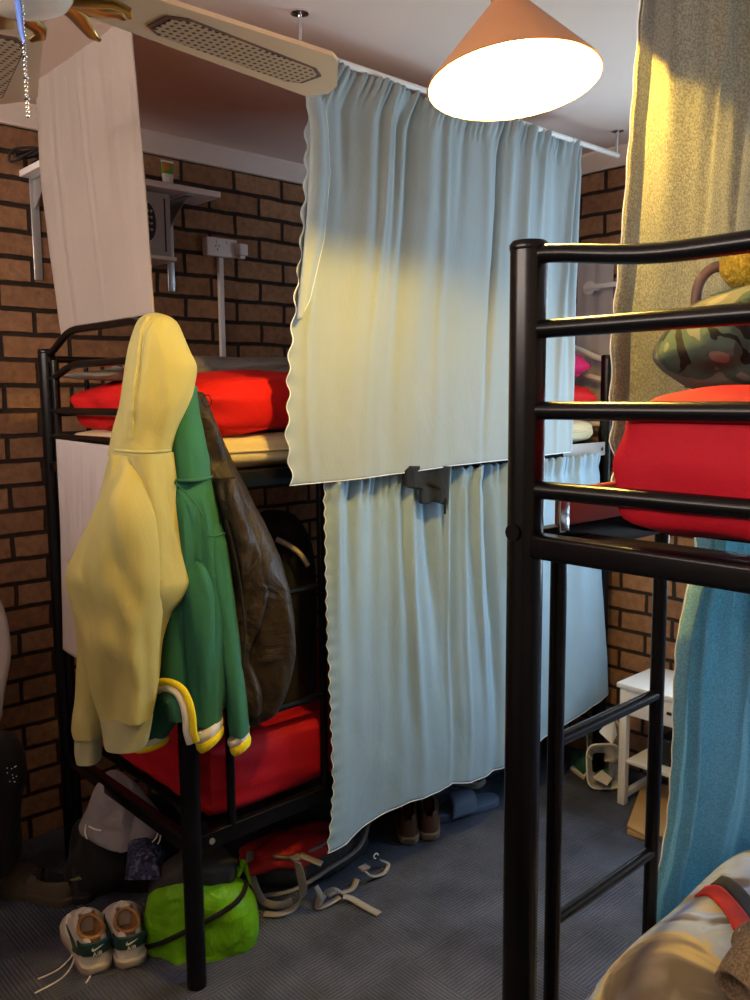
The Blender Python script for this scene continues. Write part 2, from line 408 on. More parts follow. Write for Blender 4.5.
# ------------------------------------------------------------------ room
CEIL = 2.42; YL = 2.85; XB = 2.98; YR = -.50; XF = -1.6
mb = MB().box((XF-.1, YR-.1, -.1), (XB+.1, YL+.1, 0)); struct(mb, 'floor', 'carpet', smooth=False)
mb = MB().box((XF-.1, YR-.1, CEIL), (XB+.1, YL+.1, CEIL+.1)); struct(mb, 'ceiling', 'ceiling', smooth=False)
mb = MB().box((XF, YL, 0), (XB, YL+.1, CEIL)); struct(mb, 'wall_left', 'brick_l', smooth=False)
FY0, FY1, FZ0, FZ1 = -.2, 2.6, 1.78, 2.32
mb = MB()
mb.box((XF-.1, YR-.1, 0), (XF, FY0, CEIL)); mb.box((XF-.1, FY1, 0), (XF, YL+.1, CEIL)); mb.box((XF-.1, FY0, 0), (XF, FY1, FZ0)); mb.box((XF-.1, FY0, FZ1), (XF, FY1, CEIL))
struct(mb, 'wall_front', 'plaster', smooth=False)
struct(MB().box((XF, FY0-.1, FZ0-.05), (XF+.92, FY1+.1, FZ0-.02), .005), 'shading_ledge', 'white_paint', smooth=False)  # unseen deep ledge added to keep the rear fill off the lower left
w2 = thing('fill_window', (XF, FY0, FZ0), 'added white framed window behind the viewer, unseen, for warm fill', 'window'); w2['kind'] = 'structure'  # unseen window added to carry the warm ceiling fill
mb = MB()
for a, b in (((XF-.08, FY0, FZ0), (XF-.02, FY0+.05, FZ1)), ((XF-.08, FY1-.05, FZ0), (XF-.02, FY1, FZ1)), ((XF-.08, FY0, FZ0), (XF-.02, FY1, FZ0+.05)), ((XF-.08, FY0, FZ1-.05), (XF-.02, FY1, FZ1))): mb.box(a, b, .004)
mb.build('window_frame', 'white_paint', w2)
MB().box((XF-.055, FY0+.05, FZ0+.05), (XF-.05, FY1-.05, FZ1-.05)).build('pane', 'pane', w2, smooth=False)
WY0, WY1, WZ0, WZ1 = -.30, 1.45, .80, 2.00
MB_ = MB()
MB_.box((XB, YR, 0), (XB+.1, WY0, CEIL)); MB_.box((XB, WY1, 0), (XB+.1, YL+.1, CEIL)); MB_.box((XB, WY0, 0), (XB+.1, WY1, WZ0)); MB_.box((XB, WY0, WZ1), (XB+.1, WY1, CEIL))
struct(MB_, 'wall_back', 'brick_b', smooth=False)
struct(MB().box((XF-.1, YR-.1, 0), (XB+.1, YR, CEIL)), 'wall_right', 'plaster', smooth=False)
w1 = thing('window_1', (XB, WY0, WZ0), 'white framed window in the far brick wall', 'window'); w1['kind'] = 'structure'
mb = MB()
for a, b in (((XB+.02, WY0, WZ0), (XB+.08, WY0+.05, WZ1)), ((XB+.02, WY1-.05, WZ0), (XB+.08, WY1, WZ1)), ((XB+.02, WY0, WZ0), (XB+.08, WY1, WZ0+.05)), ((XB+.02, WY0, WZ1-.05), (XB+.08, WY1, WZ1)), ((XB+.02, (WY0+WY1)/2-.02, WZ0), (XB+.08, (WY0+WY1)/2+.02, WZ1))): mb.box(a, b, .004)
mb.build('window_frame', 'white_paint', w1)
MB().box((XB+.05, WY0+.05, WZ0+.05), (XB+.055, WY1-.05, WZ1-.05)).build('pane', 'pane', w1, smooth=False)
# cornices
def cornice(name, x0, y0, x1, y1, nx, ny):
    prof = [(0, 0), (.045, 0), (.045, -.01), (.016, -.058), (.016, -.066), (0, -.066)]
    a = [Vector((x0+nx*p, y0+ny*p, CEIL+q)) for p, q in prof]; 
    mb = MB().prism(a, (x1-x0, y1-y0, 0)); return struct(mb, name, 'trim', smooth=False)
cornice('trim_1', XF, YL, XB, YL, 0, -1)
cornice('trim_2', XB, YR, XB, YL-.05, -1, 0)
# ------------------------------------------------------------------ bunks
LB = dict(x0=1.034, x1=2.875, y0=1.812, y1=2.56)
pn = PD(527, 400, 1.19); NB = dict(x0=pn.x, x1=2.80, y0=pn.y, y1=pn.y-.80)
def bunk(name, x0, x1, y0, y1, label, near):
    s = 1 if y1 > y0 else -1
    H = 1.700 if near else 1.640
    root = thing(name, (x0, y0, 0), label, 'bunk bed', 'black metal bunk beds')
    R = .0255 if near else .025
    for x, y in ((x0, y0), (x0, y1), (x1, y0), (x1, y1)):
        mb = MB().tube([(x, y, 0), (x, y, .004), (x, y, H-.006)], R, 24)
        p = mb.build('post', 'black', root)
        MB().lathe([(0, 0), (R*.9, -.001), (R*1.04, -.006), (R*1.04, -.012), (R, -.014)], (x, y, H+.006), 24).build('post_cap', 'black', p)
    up = 1.315 if not near else 1.31       # top of the upper deck rail
    lo = .40
    # end frames
    for xe in (x0, x1):
        metal = 'white_paint' if (xe == x1 and not near) else 'black'  # window highlights on the far black rails put into the colour
        MB().box((xe-.016, min(y0, y1), lo-.042), (xe+.016, max(y0, y1), lo-.002), .006).build('end_frame', 'black', root)
        fr = MB().box((xe-.016, min(y0, y1), up-.036), (xe+.016, max(y0, y1), up-.002), .006).build('end_frame', 'black', root)
        if near: zs = [(1.687, -.022), (1.587, 0), (1.478, 0), (1.369, 0)]
        else: zs = [(1.628, .062), (1.553, .04), (1.462, 0), (1.385, 0)]
        zs += [(.62, 0), (.86, 0)] if xe == x1 else []
        for z, arch in zs:
            pts = []
            for k in range(25):
                u = k/24; e = min(1, max(0, (math.sin(PI*u))*1.25)) ; e = e*e*(3-2*e)
                pts.append((xe, y0+(y1-y0)*u, z+arch*e))
            rr = .0125 if near else .0105
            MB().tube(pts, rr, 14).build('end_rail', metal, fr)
    # side rails
    for y, far in ((y0, 0), (y1, 1)):
        for z in (up, lo):
            m_ = 'black'
            o = MB().box((x0, y-.012, z-.045), (x1, y+.012, z), .004).build('side_rail', m_, root)
            for xb in (x0+.05, x1-.05):
                MB().tube([(xb, y-.016*s, z-.022), (xb, y-.0115*s, z-.022)], .008, 12).build('bolt', 'grey_metal', o)
    # inner angle that carries the mattress, aisle side (near bunk: red mattress reflection put into its colour)
    if near:
        MB().box((x0+.05, y0-.028, up+.002), (x1-.1, y0-.012, up+.056), .004).build('guard_board', 'rail_reflect', root)
        br = MB().box((x0+.035, y0-.034, up-.004), (x0+.058, y0-.029, up+.05), .002).build('bracket', 'chrome', root)
        MB().tube([(x0-.03, y0+.0, 1.37-.06), (x0-.024, y0, 1.31)], .012, 12).build('bolt', 'black', root)
    # wall side guard rail
    MB().tube([(x0, y1, up+.14), (x1, y1, up+.14)], .0105, 12).build('guard_rail', 'black', root)
    g = MB().tube([(x0, y1, up+.30), (x1, y1, up+.30)], .0105, 12).build('guard_rail', 'black', root)
    for k in range(7):
        x = x0+.12+k*(x1-x0-.24)/6
        MB().tube([(x, y1, up-.01), (x, y1, up+.30)], .007, 10).build('guard_strut', 'black', g)
    if not near:
        MB().box((x1-.30, y0-.016, up-.047), (x1-.03, y0-.0125, up+.004), .002).build('daylit_rail_strip', 'safe', root)  # pale plate added: daylight on the black side rail's far end as colour
        MB().tube([(x0, y1-.055, .0), (x0, y1-.055, H-.03)], .012, 14).build('upright', 'black', root)
    # ladder on the aisle side
    r1, r2 = (x0+.085, x0+.385) if near else (x0+.118, x0+.43)
    yl = y0-.002*s
    lad = MB()
    for x in (r1, r2): lad.tube([(x, yl, lo-.04), (x, yl, up-.01)], .0125 if near else .0115, 16)
    lad = lad.build('ladder', 'black', root)
    for z in ((.39, .682, .975) if near else (.667, .98)):
        MB().tube([(r1, yl, z), (r2, yl, z)], .0105, 14).build('rung', 'black', lad)
    # slats
    for z in (up-.02, lo-.02):
        for k in range(9):
            x = x0+.12+k*(x1-x0-.24)/8
            MB().box((x-.03, min(y0, y1)+.012, z-.012), (x+.03, max(y0, y1)-.012, z), .003).build('slat', 'black', root)
    return root
bunk('bunk_bed', label='black metal bunk bed along the brick wall, hoodies hung on its end', near=False, **LB)
bunk('bunk_bed', label='black metal bunk bed cut off by the right edge, red mattress on its upper deck', near=True, **NB)
# ------------------------------------------------------------------ mattresses and bedding
def slab(x0, x1, y0, y1, z0, z1, r=.04, amp=.006, seed=1, nx=60, ny=34, bulge=.012, top=None):
    """soft padded block: rounded edges, small dents (closed mesh)"""
    wv = [rnd_wave(seed+i, 5, 1, 4) for i in range(4)]
    vs = []
    bm = bmesh.new(); bmesh.ops.create_cube(bm, size=2)
    bmesh.ops.subdivide_edges(bm, edges=bm.edges[:], cuts=23, use_grid_fill=True)
    hx, hy, hz = (x1-x0)/2, (y1-y0)/2, (z1-z0)/2; c = Vector(((x0+x1)/2, (y0+y1)/2, (z0+z1)/2))
    for v in bm.verts:
        q = Vector((v.co.x*hx, v.co.y*hy, v.co.z*hz))
        inn = Vector((max(-hx+r, min(hx-r, q.x)), max(-hy+r, min(hy-r, q.y)), max(-hz+r, min(hz-r, q.z))))
        d = q-inn
        if d.length > 1e-9: q = inn+d.normalized()*min(r, max(abs(d.x), abs(d.y), abs(d.z)))
        u, w, t = v.co.x, v.co.y, v.co.z
        nrm = Vector((u if abs(u) > .99 else 0, w if abs(w) > .99 else 0, t if abs(t) > .99 else 0))
        k = amp*(wv[0](u*.7+w*.3)+wv[1](w*.8-t*.2)+wv[2](t*.4+u*.5))
        q += nrm*k
        if abs(u) > .99 or abs(w) > .99: q += Vector((u*(abs(u) > .99), w*(abs(w) > .99), 0))*bulge*(1-t*t)
        if top and t > .0: q.z += top(q.x+c.x, q.y+c.y)*max(0, t)
        vs.append(q+c)
    bm.verts.index_update(); fs = [[v.index for v in f.verts] for f in bm.faces]; bm.free()
    return MB().add(vs, fs)
mb = slab(LB['x0']+.05, LB['x1']-.05, LB['y0']+.03, LB['y1']-.03, 1.317, 1.405, .03, .003, 3)
mt = single(mb, 'mattress', 'foam', 'cream mattress on the upper deck of the brick-wall bunk, under a red duvet', 'mattress')
mbp = MB()
for yy in (LB['y0']+.014,): mbp.tube([(LB['x0']+.08+i*.05, yy+.002*math.sin(i), 1.362) for i in range(34)], .0035, 8)
mbp.build('piping', 'foam', mt)
wv1 = rnd_wave(11, 4, .8, 2.2)
mb = slab(LB['x0']+.06, LB['x1']-.06, LB['y0']+.010, LB['y1']-.02, 1.402, 1.545, .055, .012, 5, top=lambda x, y: .02*wv1(x*.8)+.02*math.sin((y-1.8)/.75*PI))
single(mb, 'duvet', 'red', 'bright red duvet on the upper deck of the brick-wall bunk', 'bedding')
mb = slab(LB['x0']+.07, LB['x1']-.05, LB['y0']+.015, LB['y1']-.03, .402, .60, .04, .006, 7)
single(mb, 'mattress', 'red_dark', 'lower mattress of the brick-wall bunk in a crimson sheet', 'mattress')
# near bunk upper mattress
q = PX(622, 470, NB['x0']+.05)
def ntop(x, y): return .012*math.sin((x-1.0)*7)-.01
mb = slab(NB['x0']+.005, NB['x1']-.05, NB['y1']+.03, q.y, 1.316, 1.503, .05, .005, 17, bulge=.004, top=ntop)
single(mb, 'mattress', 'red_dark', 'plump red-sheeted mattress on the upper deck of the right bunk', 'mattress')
# grey clothes on top of the left bunk
def blob(c, sx, sy, sz, seed, amp=.12, sub=4, flatbase=True, f=(1.2, 2.6)):
    r = random.Random(seed); ks = [(Vector((r.gauss(0, 1), r.gauss(0, 1), r.gauss(0, 1))).normalized()*r.uniform(*f)*2, r.uniform(0, 6.28)) for _ in range(7)]
    def d(v): return amp*sum(math.sin(v.dot(k)*2+p) for k, p in ks)/3.0
    mb = MB().ball((0, 0, 0), 1, sub, (sx, sy, sz), d)
    c = Vector(c)
    for v in mb.v:
        if flatbase and v.z < -sz*.55: v.z = -sz*.55+(v.z+sz*.55)*.12
        v += c
    return mb
mb = blob((1.55, 2.33, 1.575), .50, .12, .048, 21, .22)
single(mb, 'folded_clothes', 'grey_cloth', 'rumpled grey clothes lying on the red duvet by the brick wall', 'clothes')
# pink pillow at the far end of left bunk
pp_ = PY(586, 398, 2.1)
mb = slab(2.40, 2.84, 1.87, 2.45, 1.56, 1.66, .05, .008, 23)
single(mb, 'pillow', 'pink', 'pink pillow at the far end of the brick-wall bunk, seen past the curtain', 'pillow')
# ------------------------------------------------------------------ curtains
class Sheet:
    """hanging cloth on a vertical plane: axis 0 -> plane X=val, axis 1 -> plane Y=val"""
    def __init__(s, axis, val, sgn): s.ax = axis; s.val = val; s.sgn = sgn
    def pt(s, a, z, off):
        return Vector((s.val+s.sgn*off, a, z)) if s.ax == 0 else Vector((a, s.val+s.sgn*off, z))
    def sz(s, x, y):
        p = P(x, y, s.ax, s.val); return (p.y if s.ax == 0 else p.x, p.z)
def curtain(sh, left, right, top, bottom, folds, nu=220, nv=130, gather=True, lettuce=None, seed=1, ruffle=.008, lamp_=1.0, lv=None):
    """left/right: edge points as (a,z); top/bottom: (a,z) points. Returns rows of points (top row first)"""
    L = sorted([(z, a) for a, z in left]); Rr = sorted([(z, a) for a, z in right])
    T = sorted(top); B = sorted(bottom)
    w1 = rnd_wave(seed, 4, 2, 5); w2 = rnd_wave(seed+1, 3, .4, 1.2)
    rows = []
    for i in range(nv):
        v = i/(nv-1); vv = v
        row = []
        for j in range(nu):
            u = j/(nu-1)
            a0 = L[-1][1]+(Rr[-1][1]-L[-1][1])*u; a1 = L[0][1]+(Rr[0][1]-L[0][1])*u
            zt = interp(T, a0); zb = interp(B, a1)
            z = zt+(zb-zt)*vv
            al = interp(L, z); ar = interp(Rr, z); a = al+(ar-al)*u
            off = folds(u, v, a, z)*(1 if gather else min(1, .12+v*2.2))
            if gather:
                g = math.exp(-((v-.055)/.02)**2)
                hd = max(0, 1-v/.09)
                off += hd*ruffle*math.sin(2*PI*u*46+2*math.sin(u*37))+.004*hd
                off -= g*.004
                if v < .02: z += .006*math.sin(2*PI*u*46+1+2*math.sin(u*37))
            if lettuce:
                le = math.exp(-u*abs(ar-al)/.02); ph = 2*PI*z/lettuce
                le *= lamp_*(lv(v) if lv else 1); ph += 1.5*w1(v)
                a += le*.0042*math.sin(ph)+le*.002*math.sin(ph*.37+1); off += le*.006*math.sin(ph+1.3)
            row.append(sh.pt(a, z, off))
        rows.append(row)
    return rows
def foldfn(n, amp, seed, drift=.35, sharp=1.0, vpow=.3, wander=.02, amp_top=.4, ridge=1.0, broad=1.0):
    """soft irregular pleats: a few broad swells and narrow ridges that wander and die out down the cloth"""
    r = random.Random(seed)
    ws = [r.uniform(.5, 1.7) for _ in range(n)]; tot = sum(ws); c = 0; rid = []
    for w in ws:
        c += w/tot; rid.append((c-.5*w/tot, w/tot*r.uniform(.16, .30), r.uniform(.4, 1.15), r.uniform(-.035, .035), r.uniform(0, 6.28), r.uniform(.35, 1.3), r.choice((1, 1, -1))))
    w1 = rnd_wave(seed+3, 4, 1.2, 3.6); w2 = rnd_wave(seed+4, 4, .5, 2.0)
    def fn(u, v, a, z):
        k = 0
        for c0, wd, am, dr, p, fade, sg in rid:
            cc = c0+dr*v+.010*math.sin(3.1*v+p); d = (u-cc)/(wd*(1+.6*v))
            if abs(d) < 3.2: k += sg*ridge*am*math.exp(-d*d)*(.55+.45*math.cos(min(PI, v/fade*PI*.8)))
        k += broad*.8*w1(u*1.0+.06*v*math.sin(u*5))*(amp_top+(1-amp_top)*v)
        q = MN.noise(Vector((a*6, z*3.2, seed)))*.22+MN.noise(Vector((a*15+z*4, z*9, seed+3)))*.07
        return amp*(k+q)
    return fn
def hem_tube(mb_pts, r=.0014): return MB().tube(mb_pts, r, 6)
HANG = 'curtains around the bunks'
# --- centre upper curtain, on a ceiling rod
S1 = Sheet(1, LB['y0']-.082, -1)
e = lambda L: [S1.sz(*q) for q in L]
left = e([(325, 62), (308, 100), (306, 150), (303, 200), (298, 260), (291, 330), (289, 380), (288, 440), (292, 486)])
right = e([(583, 143), (580, 210), (577, 290), (576, 360), (575, 455)])
top = e([(325, 61), (380, 81), (450, 104), (520, 124), (584, 144)])
bot = e([(288, 486), (340, 481), (403, 473), (450, 466), (510, 459), (576, 452)])
rows = curtain(S1, left, right, top, bot, foldfn(18, .021, 31, amp_top=.5), lettuce=.068, seed=3, lamp_=.85)
sub = thing('curtain', rows[-1][110], 'pale blue upper curtain on a ceiling rod, lamp-lit yellow, before the brick-wall bunk', 'curtain', HANG)
cm = MB().grid(rows).build('cloth', 'curtain', sub, solid=.0012, angle=180)
hem = [r_[0] for r_ in rows]
flapL = e([(300, 92), (306, 130), (305, 170), (302, 220), (298, 262), (292, 320)])
flapR = e([(321, 92), (326, 130), (328, 175), (322, 240), (308, 300), (293, 330)])
fl = []
for i in range(50):
    z = flapL[0][1]+(flapL[-1][1]-flapL[0][1])*i/49
    a0 = interp(sorted((q[1], q[0]) for q in flapL), z); a1 = interp(sorted((q[1], q[0]) for q in flapR), z)
    row = []
    for j in range(10):
        u = j/9; row.append(S1.pt(a0+(a1-a0)*u, z, .022*math.sin(PI*min(1, u*1.0+.15))+.008))
    fl.append(row)
fp = MB().grid(fl).build('folded_edge', 'curtain', sub, solid=.0012, angle=180)
hem_tube([r_[-1] for r_ in fl]+[r_[0]+Vector((0, -.002, 0)) for r_ in rows[66:]]).build('edge_hem', 'curtain_hem', sub)
hem_tube(rows[-1][::2], .0016).build('bottom_hem', 'curtain_hem', sub)
# rod with ceiling brackets
a = PY(618, 155, LB['y0']-.082); zr = a.z-.002
rodr = thing('curtain_rod', (2.2, S1.val, zr), 'white ceiling rod carrying the pale blue upper curtain', 'curtain rod', 'curtain rods')
MB().tube([(1.30, S1.val, zr), (a.x, S1.val, zr)], .0085, 14).build('rod', 'white_paint', rodr)
for x in (1.36, a.x-.005):
    MB().tube([(x, S1.val, zr-.004), (x, S1.val, CEIL-.006)], .005, 10).build('hanger', 'chrome', rodr)
    MB().lathe([(0, 0), (.022, 0), (.022, -.004), (.008, -.008), (0, -.008)], (x, S1.val, CEIL), 20).build('ceiling_plate', 'chrome', rodr)
# --- centre lower curtain
S2 = Sheet(1, LB['y0']-.046, -1)
e = lambda L: [S2.sz(*q) for q in L]
left = e([(323, 480), (324, 560), (326, 640), (328, 720), (330, 790), (327, 820), (324, 850)])
right = e([(600, 452), (600, 520), (604, 600), (608, 692)])
top = e([(323, 483), (400, 475), (470, 467), (540, 460), (601, 453)])
bot = e([(323, 851), (345, 843), (362, 829), (385, 816), (410, 803), (440, 792), (453, 784), (470, 782), (505, 768), (545, 736), (608, 694)])
rows = curtain(S2, left, right, top, bot, foldfn(17, .029, 47, amp_top=.4), lettuce=.040, seed=8, lamp_=.55, nv=110)
rows = [[p for p in r_] for r_ in rows]
cl = thing('curtain', rows[-1][110], 'pale blue lower curtain hung from the upper deck of the brick-wall bunk', 'curtain', HANG)
MB().grid(rows).build('cloth', 'curtain_low', cl, solid=.0012, angle=180)
hem_tube([r_[0] for r_ in rows]).build('edge_hem', 'curtain_hem', cl)
hem_tube(rows[-1][::2], .0016).build('bottom_hem', 'curtain_hem', cl)
# black garment pegged over the lower curtain string
g0 = S2.val-.03
def cloth_poly(pts, depthY, n=10, th=.012, amp=.004):
    p = [PY(x, y, depthY) for x, y in pts]
    return MB().prism(p, (0, th, 0))
gp = [(404, 470), (425, 466), (449, 466), (450, 480), (447, 500), (437, 503), (421, 499), (419, 486), (404, 487)]
mb = MB(); rws = []
for i in range(16):
    v = i/15; y = 466+v*37
    xl = 404 if y < 487 else 420; xr = 449.5-2*v
    rws.append([PY(xl+(xr-xl)*j/19, y+(1.2*math.sin(j*.5) if i > 0 else 0), g0-.005*math.sin(j*.45+v*2)-.003*math.sin(v*7+j*.2)) for j in range(20)])
gm = thing('garment', rws[-1][9], 'small black garment hung over the top of the lower curtain', 'clothes')
MB().grid(rws).build('cloth', 'black_cloth', gm, solid=.008, angle=180)
MB().tube([PY(446, 498, g0-.006), PY(445, 506, g0-.008), PY(445, 514, g0-.008)], .004, 8).build('cord', 'black_cloth', gm)
# --- white curtain at the bunk's end, on its own ceiling rod
S3 = Sheet(0, LB['x0']+.03, -1)
e = lambda L: [S3.sz(*q) for q in L]
left = e([(130, 22), (137, 110), (144, 200), (151, 316)])
right = e([(35, 76), (40, 170), (50, 250), (63, 336)])
top = e([(35, 75), (80, 43), (130, 14)])
bot = e([(63, 336), (80, 327), (110, 322), (151, 314)])
rows = curtain(S3, left, right, top, bot, foldfn(9, .013, 61, amp_top=.6), gather=False, seed=12, nu=120, nv=110)
wc = thing('curtain', rows[-1][60], 'off-white linen curtain hung from the ceiling over the bunk end at left', 'curtain', HANG)
MB().grid(rows).build('cloth', 'linen', wc, solid=.0015, angle=180)
MB().tube([r_[0] for r_ in rows], .0028, 6).build('edge_hem', 'linen', wc)
rz = rows[0][60].z+.004
rd = thing('curtain_rod', (S3.val, 2.3, rz), 'short ceiling rod carrying the off-white linen curtain', 'curtain rod', 'curtain rods')
ya, yb = rows[0][0].y, rows[0][-1].y+.03
MB().tube([(S3.val, ya-.02, rz), (S3.val, yb, rz)], .006, 12).build('rod', 'grey_metal', rd)
for y in (ya, yb):
    MB().tube([(S3.val, y, rz-.004), (S3.val, y, CEIL-.004)], .004, 10).build('hanger', 'chrome', rd)
    MB().lathe([(0, 0), (.02, 0), (.02, -.004), (.006, -.007), (0, -.007)], (S3.val, y, CEIL), 20).build('ceiling_plate', 'chrome', rd)
# --- white sheet at the lower bunk's end
S4 = Sheet(0, LB['x0']-.032, -1)
e = lambda L: [S4.sz(*q) for q in L]
left = e([(160, 447), (160, 560), (158, 660)]); right = e([(56, 440), (60, 540), (62, 650)])
top = e([(56, 439), (113, 446), (162, 452)]); bot = e([(60, 648), (80, 660), (160, 664)])
rows = curtain(S4, left, right, top, bot, foldfn(12, .008, 71, amp_top=.8), gather=False, seed=15, nu=110, nv=60)
o = single(MB().grid(rows), 'sheet', 'sheet_white', 'white sheet hung behind the hoodies over the lower bunk end', 'curtain', HANG, solid=.0015, angle=180)
# --- near upper curtain (seen from inside the right bunk), lamp shines through it
S5 = Sheet(1, NB['y0']+.055, 1)
e = lambda L: [S5.sz(*q) for q in L]
left = e([(641, -40), (640, 0), (633, 80), (627, 160), (620, 240), (614, 310), (613, 380), (613, 440), (617, 470), (612, 500)])
zt = 2.365; zl = [(a_, z_) for a_, z_ in left]
left = [(left[0][0]+.03, zt)]+left
right = [(2.72, zt), (2.72, 1.2)]
rows = curtain(S5, left, right, [(0, zt), (3, zt)], [(0, 1.345), (3, 1.30)], foldfn(16, .028, 83, amp_top=.7), lettuce=.075, seed=21, lamp_=.9, lv=lambda v: .2+.8*max(0, v-.65)/.35, nu=260, nv=100)
nc = thing('curtain', rows[-1][60], 'heather grey upper curtain of the right bunk with lamp glow through it', 'curtain', HANG)
MB().grid(rows).build('cloth', 'heather', nc, solid=.0015, angle=180)
dbl = []
for r_ in rows:
    dbl.append([r_[j]+Vector((0, -.006-.006*math.sin(PI*j/10), 0)) for j in range(0, 11)])
MB().grid(dbl).build('turned_edge', 'heather', nc, solid=.0015, angle=180)
hem_tube([r_[0] for r_ in rows]).build('edge_hem', 'curtain_hem', nc)
rd = thing('curtain_rod', (1.9, S5.val, zt), 'ceiling rod carrying the heather grey curtain of the right bunk', 'curtain rod', 'curtain rods')
MB().tube([(rows[0][0].x-.06, S5.val, zt-.02), (2.9, S5.val, zt-.02)], .0085, 12).build('rod', 'white_paint', rd)
for x in (rows[0][0].x-.04, 2.88): MB().tube([(x, S5.val, zt-.024), (x, S5.val, CEIL)], .005, 10).build('hanger', 'chrome', rd)
# --- near lower curtain
S6 = Sheet(1, NB['y0']+.03, 1)
e = lambda L: [S6.sz(*q) for q in L]
left = e([(692, 572), (686, 590), (675, 640), (672, 690), (669, 760), (664, 830), (655, 880), (646, 915), (643, 950)])
right = [(2.72, 1.27), (2.72, .16)]
rows = curtain(S6, left, right, [(0, 1.262), (3, 1.262)], [(0, .22), (3, .18)], foldfn(17, .042, 97, amp_top=.5), lettuce=.06, seed=27, lamp_=1.2, lv=lambda v: .15+.85*max(0, v-.6)/.4, nu=240, nv=100)
nl = thing('curtain', rows[-1][60], 'teal blue lower curtain of the right bunk, beyond its ladder', 'curtain', HANG)
MB().grid(rows).build('cloth', 'teal', nl, solid=.0015, angle=180)
hem_tube([r_[0] for r_ in rows]).build('edge_hem', 'curtain_hem', nl)
# ------------------------------------------------------------------ pendant lamp
LC = PD(514, 84, 1.60)
axis = Vector((0, 0, 1))
toc = (-FHV); ax = (Vector((0, 0, 1)) - toc*math.tan(math.radians(6)) - RHV*math.tan(math.radians(4))).normalized()
mtx = lathe_local(ax)
RL = .153; HL = .146
lamp = thing('pendant_lamp', LC, 'lit copper cone pendant lamp with white inside, hanging from the ceiling', 'lamp')
outer = [(RL, 0), (RL+.002, .002), (RL-.002, .008)]+[(RL-.004-(RL-.032)*t, .010+(HL-.010)*t) for t in [i/10 for i in range(11)]]
MB().lathe(outer, LC, 64, mtx).build('lamp_shade', 'lampout', lamp)
inner = [(RL-.001, .0005), (RL-.003, .004)]+[(RL-.007-(RL-.032)*t, .010+(HL-.013)*t) for t in [i/10 for i in range(11)]]+[(0, HL-.003)]
MB().lathe(inner, LC, 64, mtx).build('shade_lining', 'lampin', lamp)
topc = LC+ax*(HL)
MB().lathe([(.0285, -.004), (.030, .0), (.030, .03), (.024, .045), (.010, .055), (0, .056)], topc, 32, mtx).build('lamp_collar', 'lampout', lamp)
cpt = topc+ax*.05
MB().tube([cpt, cpt+Vector((0, 0, .02)), Vector((cpt.x, cpt.y, CEIL-.02))], .0035, 10).build('cord', 'white_plastic', lamp)
MB().lathe([(0, 0), (.045, 0), (.045, -.012), (.02, -.03), (0, -.03)], (cpt.x, cpt.y, CEIL), 28).build('ceiling_rose', 'white_plastic', lamp)
MT['bulb'] = emit('bulb_glow', (1.0, .76, .40), 60)
BC = LC+ax*.060
MB().ball(BC, .030, 3, (1, 1, 1.1)).build('bulb', 'bulb', lamp)
MB().lathe([(.016, 0), (.016, .05), (.0, .05)], BC+ax*.026, 20, mtx).build('lamp_holder', 'white_plastic', lamp)
# ------------------------------------------------------------------ ceiling fan
ZF = 2.13
def pf(x, y): return PZ(x, y, ZF)
hub = pf(8, -29)
t1 = pf(322, 78); ang0 = math.atan2(t1.y-hub.y, t1.x-hub.x)
fan = thing('ceiling_fan', (hub.x, hub.y, ZF), 'cream and brass ceiling fan with cane inset blades, cut by the top left corner', 'ceiling fan')
bl = [pf(*q) for q in ((100, -19), (159, 0), (333, 56), (338, 62), (337, 86), (328, 94), (305, 96), (124, 30), (78, 13))]
cn = []
cl0, cl1 = pf(162, 22), pf(308, 77)
ux = (cl1-cl0).normalized(); uy = Vector((-ux.y, ux.x, 0)); Lc = (cl1-cl0).length
wl = .043
cn = [cl0+uy*(-wl*.6)+ux*(-.0), cl0+uy*(wl*.6), cl0+uy*wl+ux*.03, cl0+uy*wl+ux*(Lc-.03), cl0+uy*wl*.6+ux*Lc, cl0-uy*wl*.6+ux*Lc, cl0-uy*wl+ux*(Lc-.03), cl0-uy*wl+ux*.03]
cw = [cl0+(p-(cl0+ux*Lc/2))*1.06+ux*Lc/2 for p in cn]
r0 = (pf(100, 0)-hub).length
def rotz(p, a):
    d = p-hub; return hub+Vector((d.x*math.cos(a)-d.y*math.sin(a), d.x*math.sin(a)+d.y*math.cos(a), d.z))
def loc2(r, w, z=0):      # along blade one: radius r, sideways w
    u = Vector((math.cos(ang0), math.sin(ang0), 0)); v = Vector((-u.y, u.x, 0)); return hub+u*r+v*w+Vector((0, 0, z))
for k in range(5):
    a = k*2*PI/5
    b = MB().prism([rotz(p, a) for p in bl], (0, 0, .008)).build('blade', 'cream_wood', fan, smooth=False)
    MB().prism([rotz(p, a)+Vector((0, 0, -.003)) for p in cw], (0, 0, .003)).build('cane_border', 'handle', b, smooth=False)
    MB().prism([rotz(p, a)+Vector((0, 0, -.0045)) for p in cn], (0, 0, .002)).build('cane_panel', 'cane', b, smooth=False)
    # scrolled brass bracket
    br = MB()
    br.tube([rotz(loc2(r, w, -.01-.004*i), a) for i, (r, w) in enumerate(((0.050, 0.000), (0.084, 0.006), (0.118, 0.025), (0.147, 0.052), (0.168, 0.069), (0.181, 0.067)))], [.026, .024, .018, .013, .010, .005], 12, flat=.5)
    br.tube([rotz(loc2(r, w, -.01-.004*i), a) for i, (r, w) in enumerate(((0.050, 0.000), (0.084, -0.006), (0.109, -0.030), (0.139, -0.057), (0.160, -0.060), (0.172, -0.046)))], [.026, .024, .018, .013, .010, .005], 12, flat=.5)
    br.tube([rotz(loc2(r, w, -.012), a) for r, w in ((.05, 0), (.11, .0), (.15, .004), (.175, -.006), (.19, .006))], [.036, .032, .024, .015, .006], 12, flat=.35)
    br.build('blade_bracket', 'brass', fan)
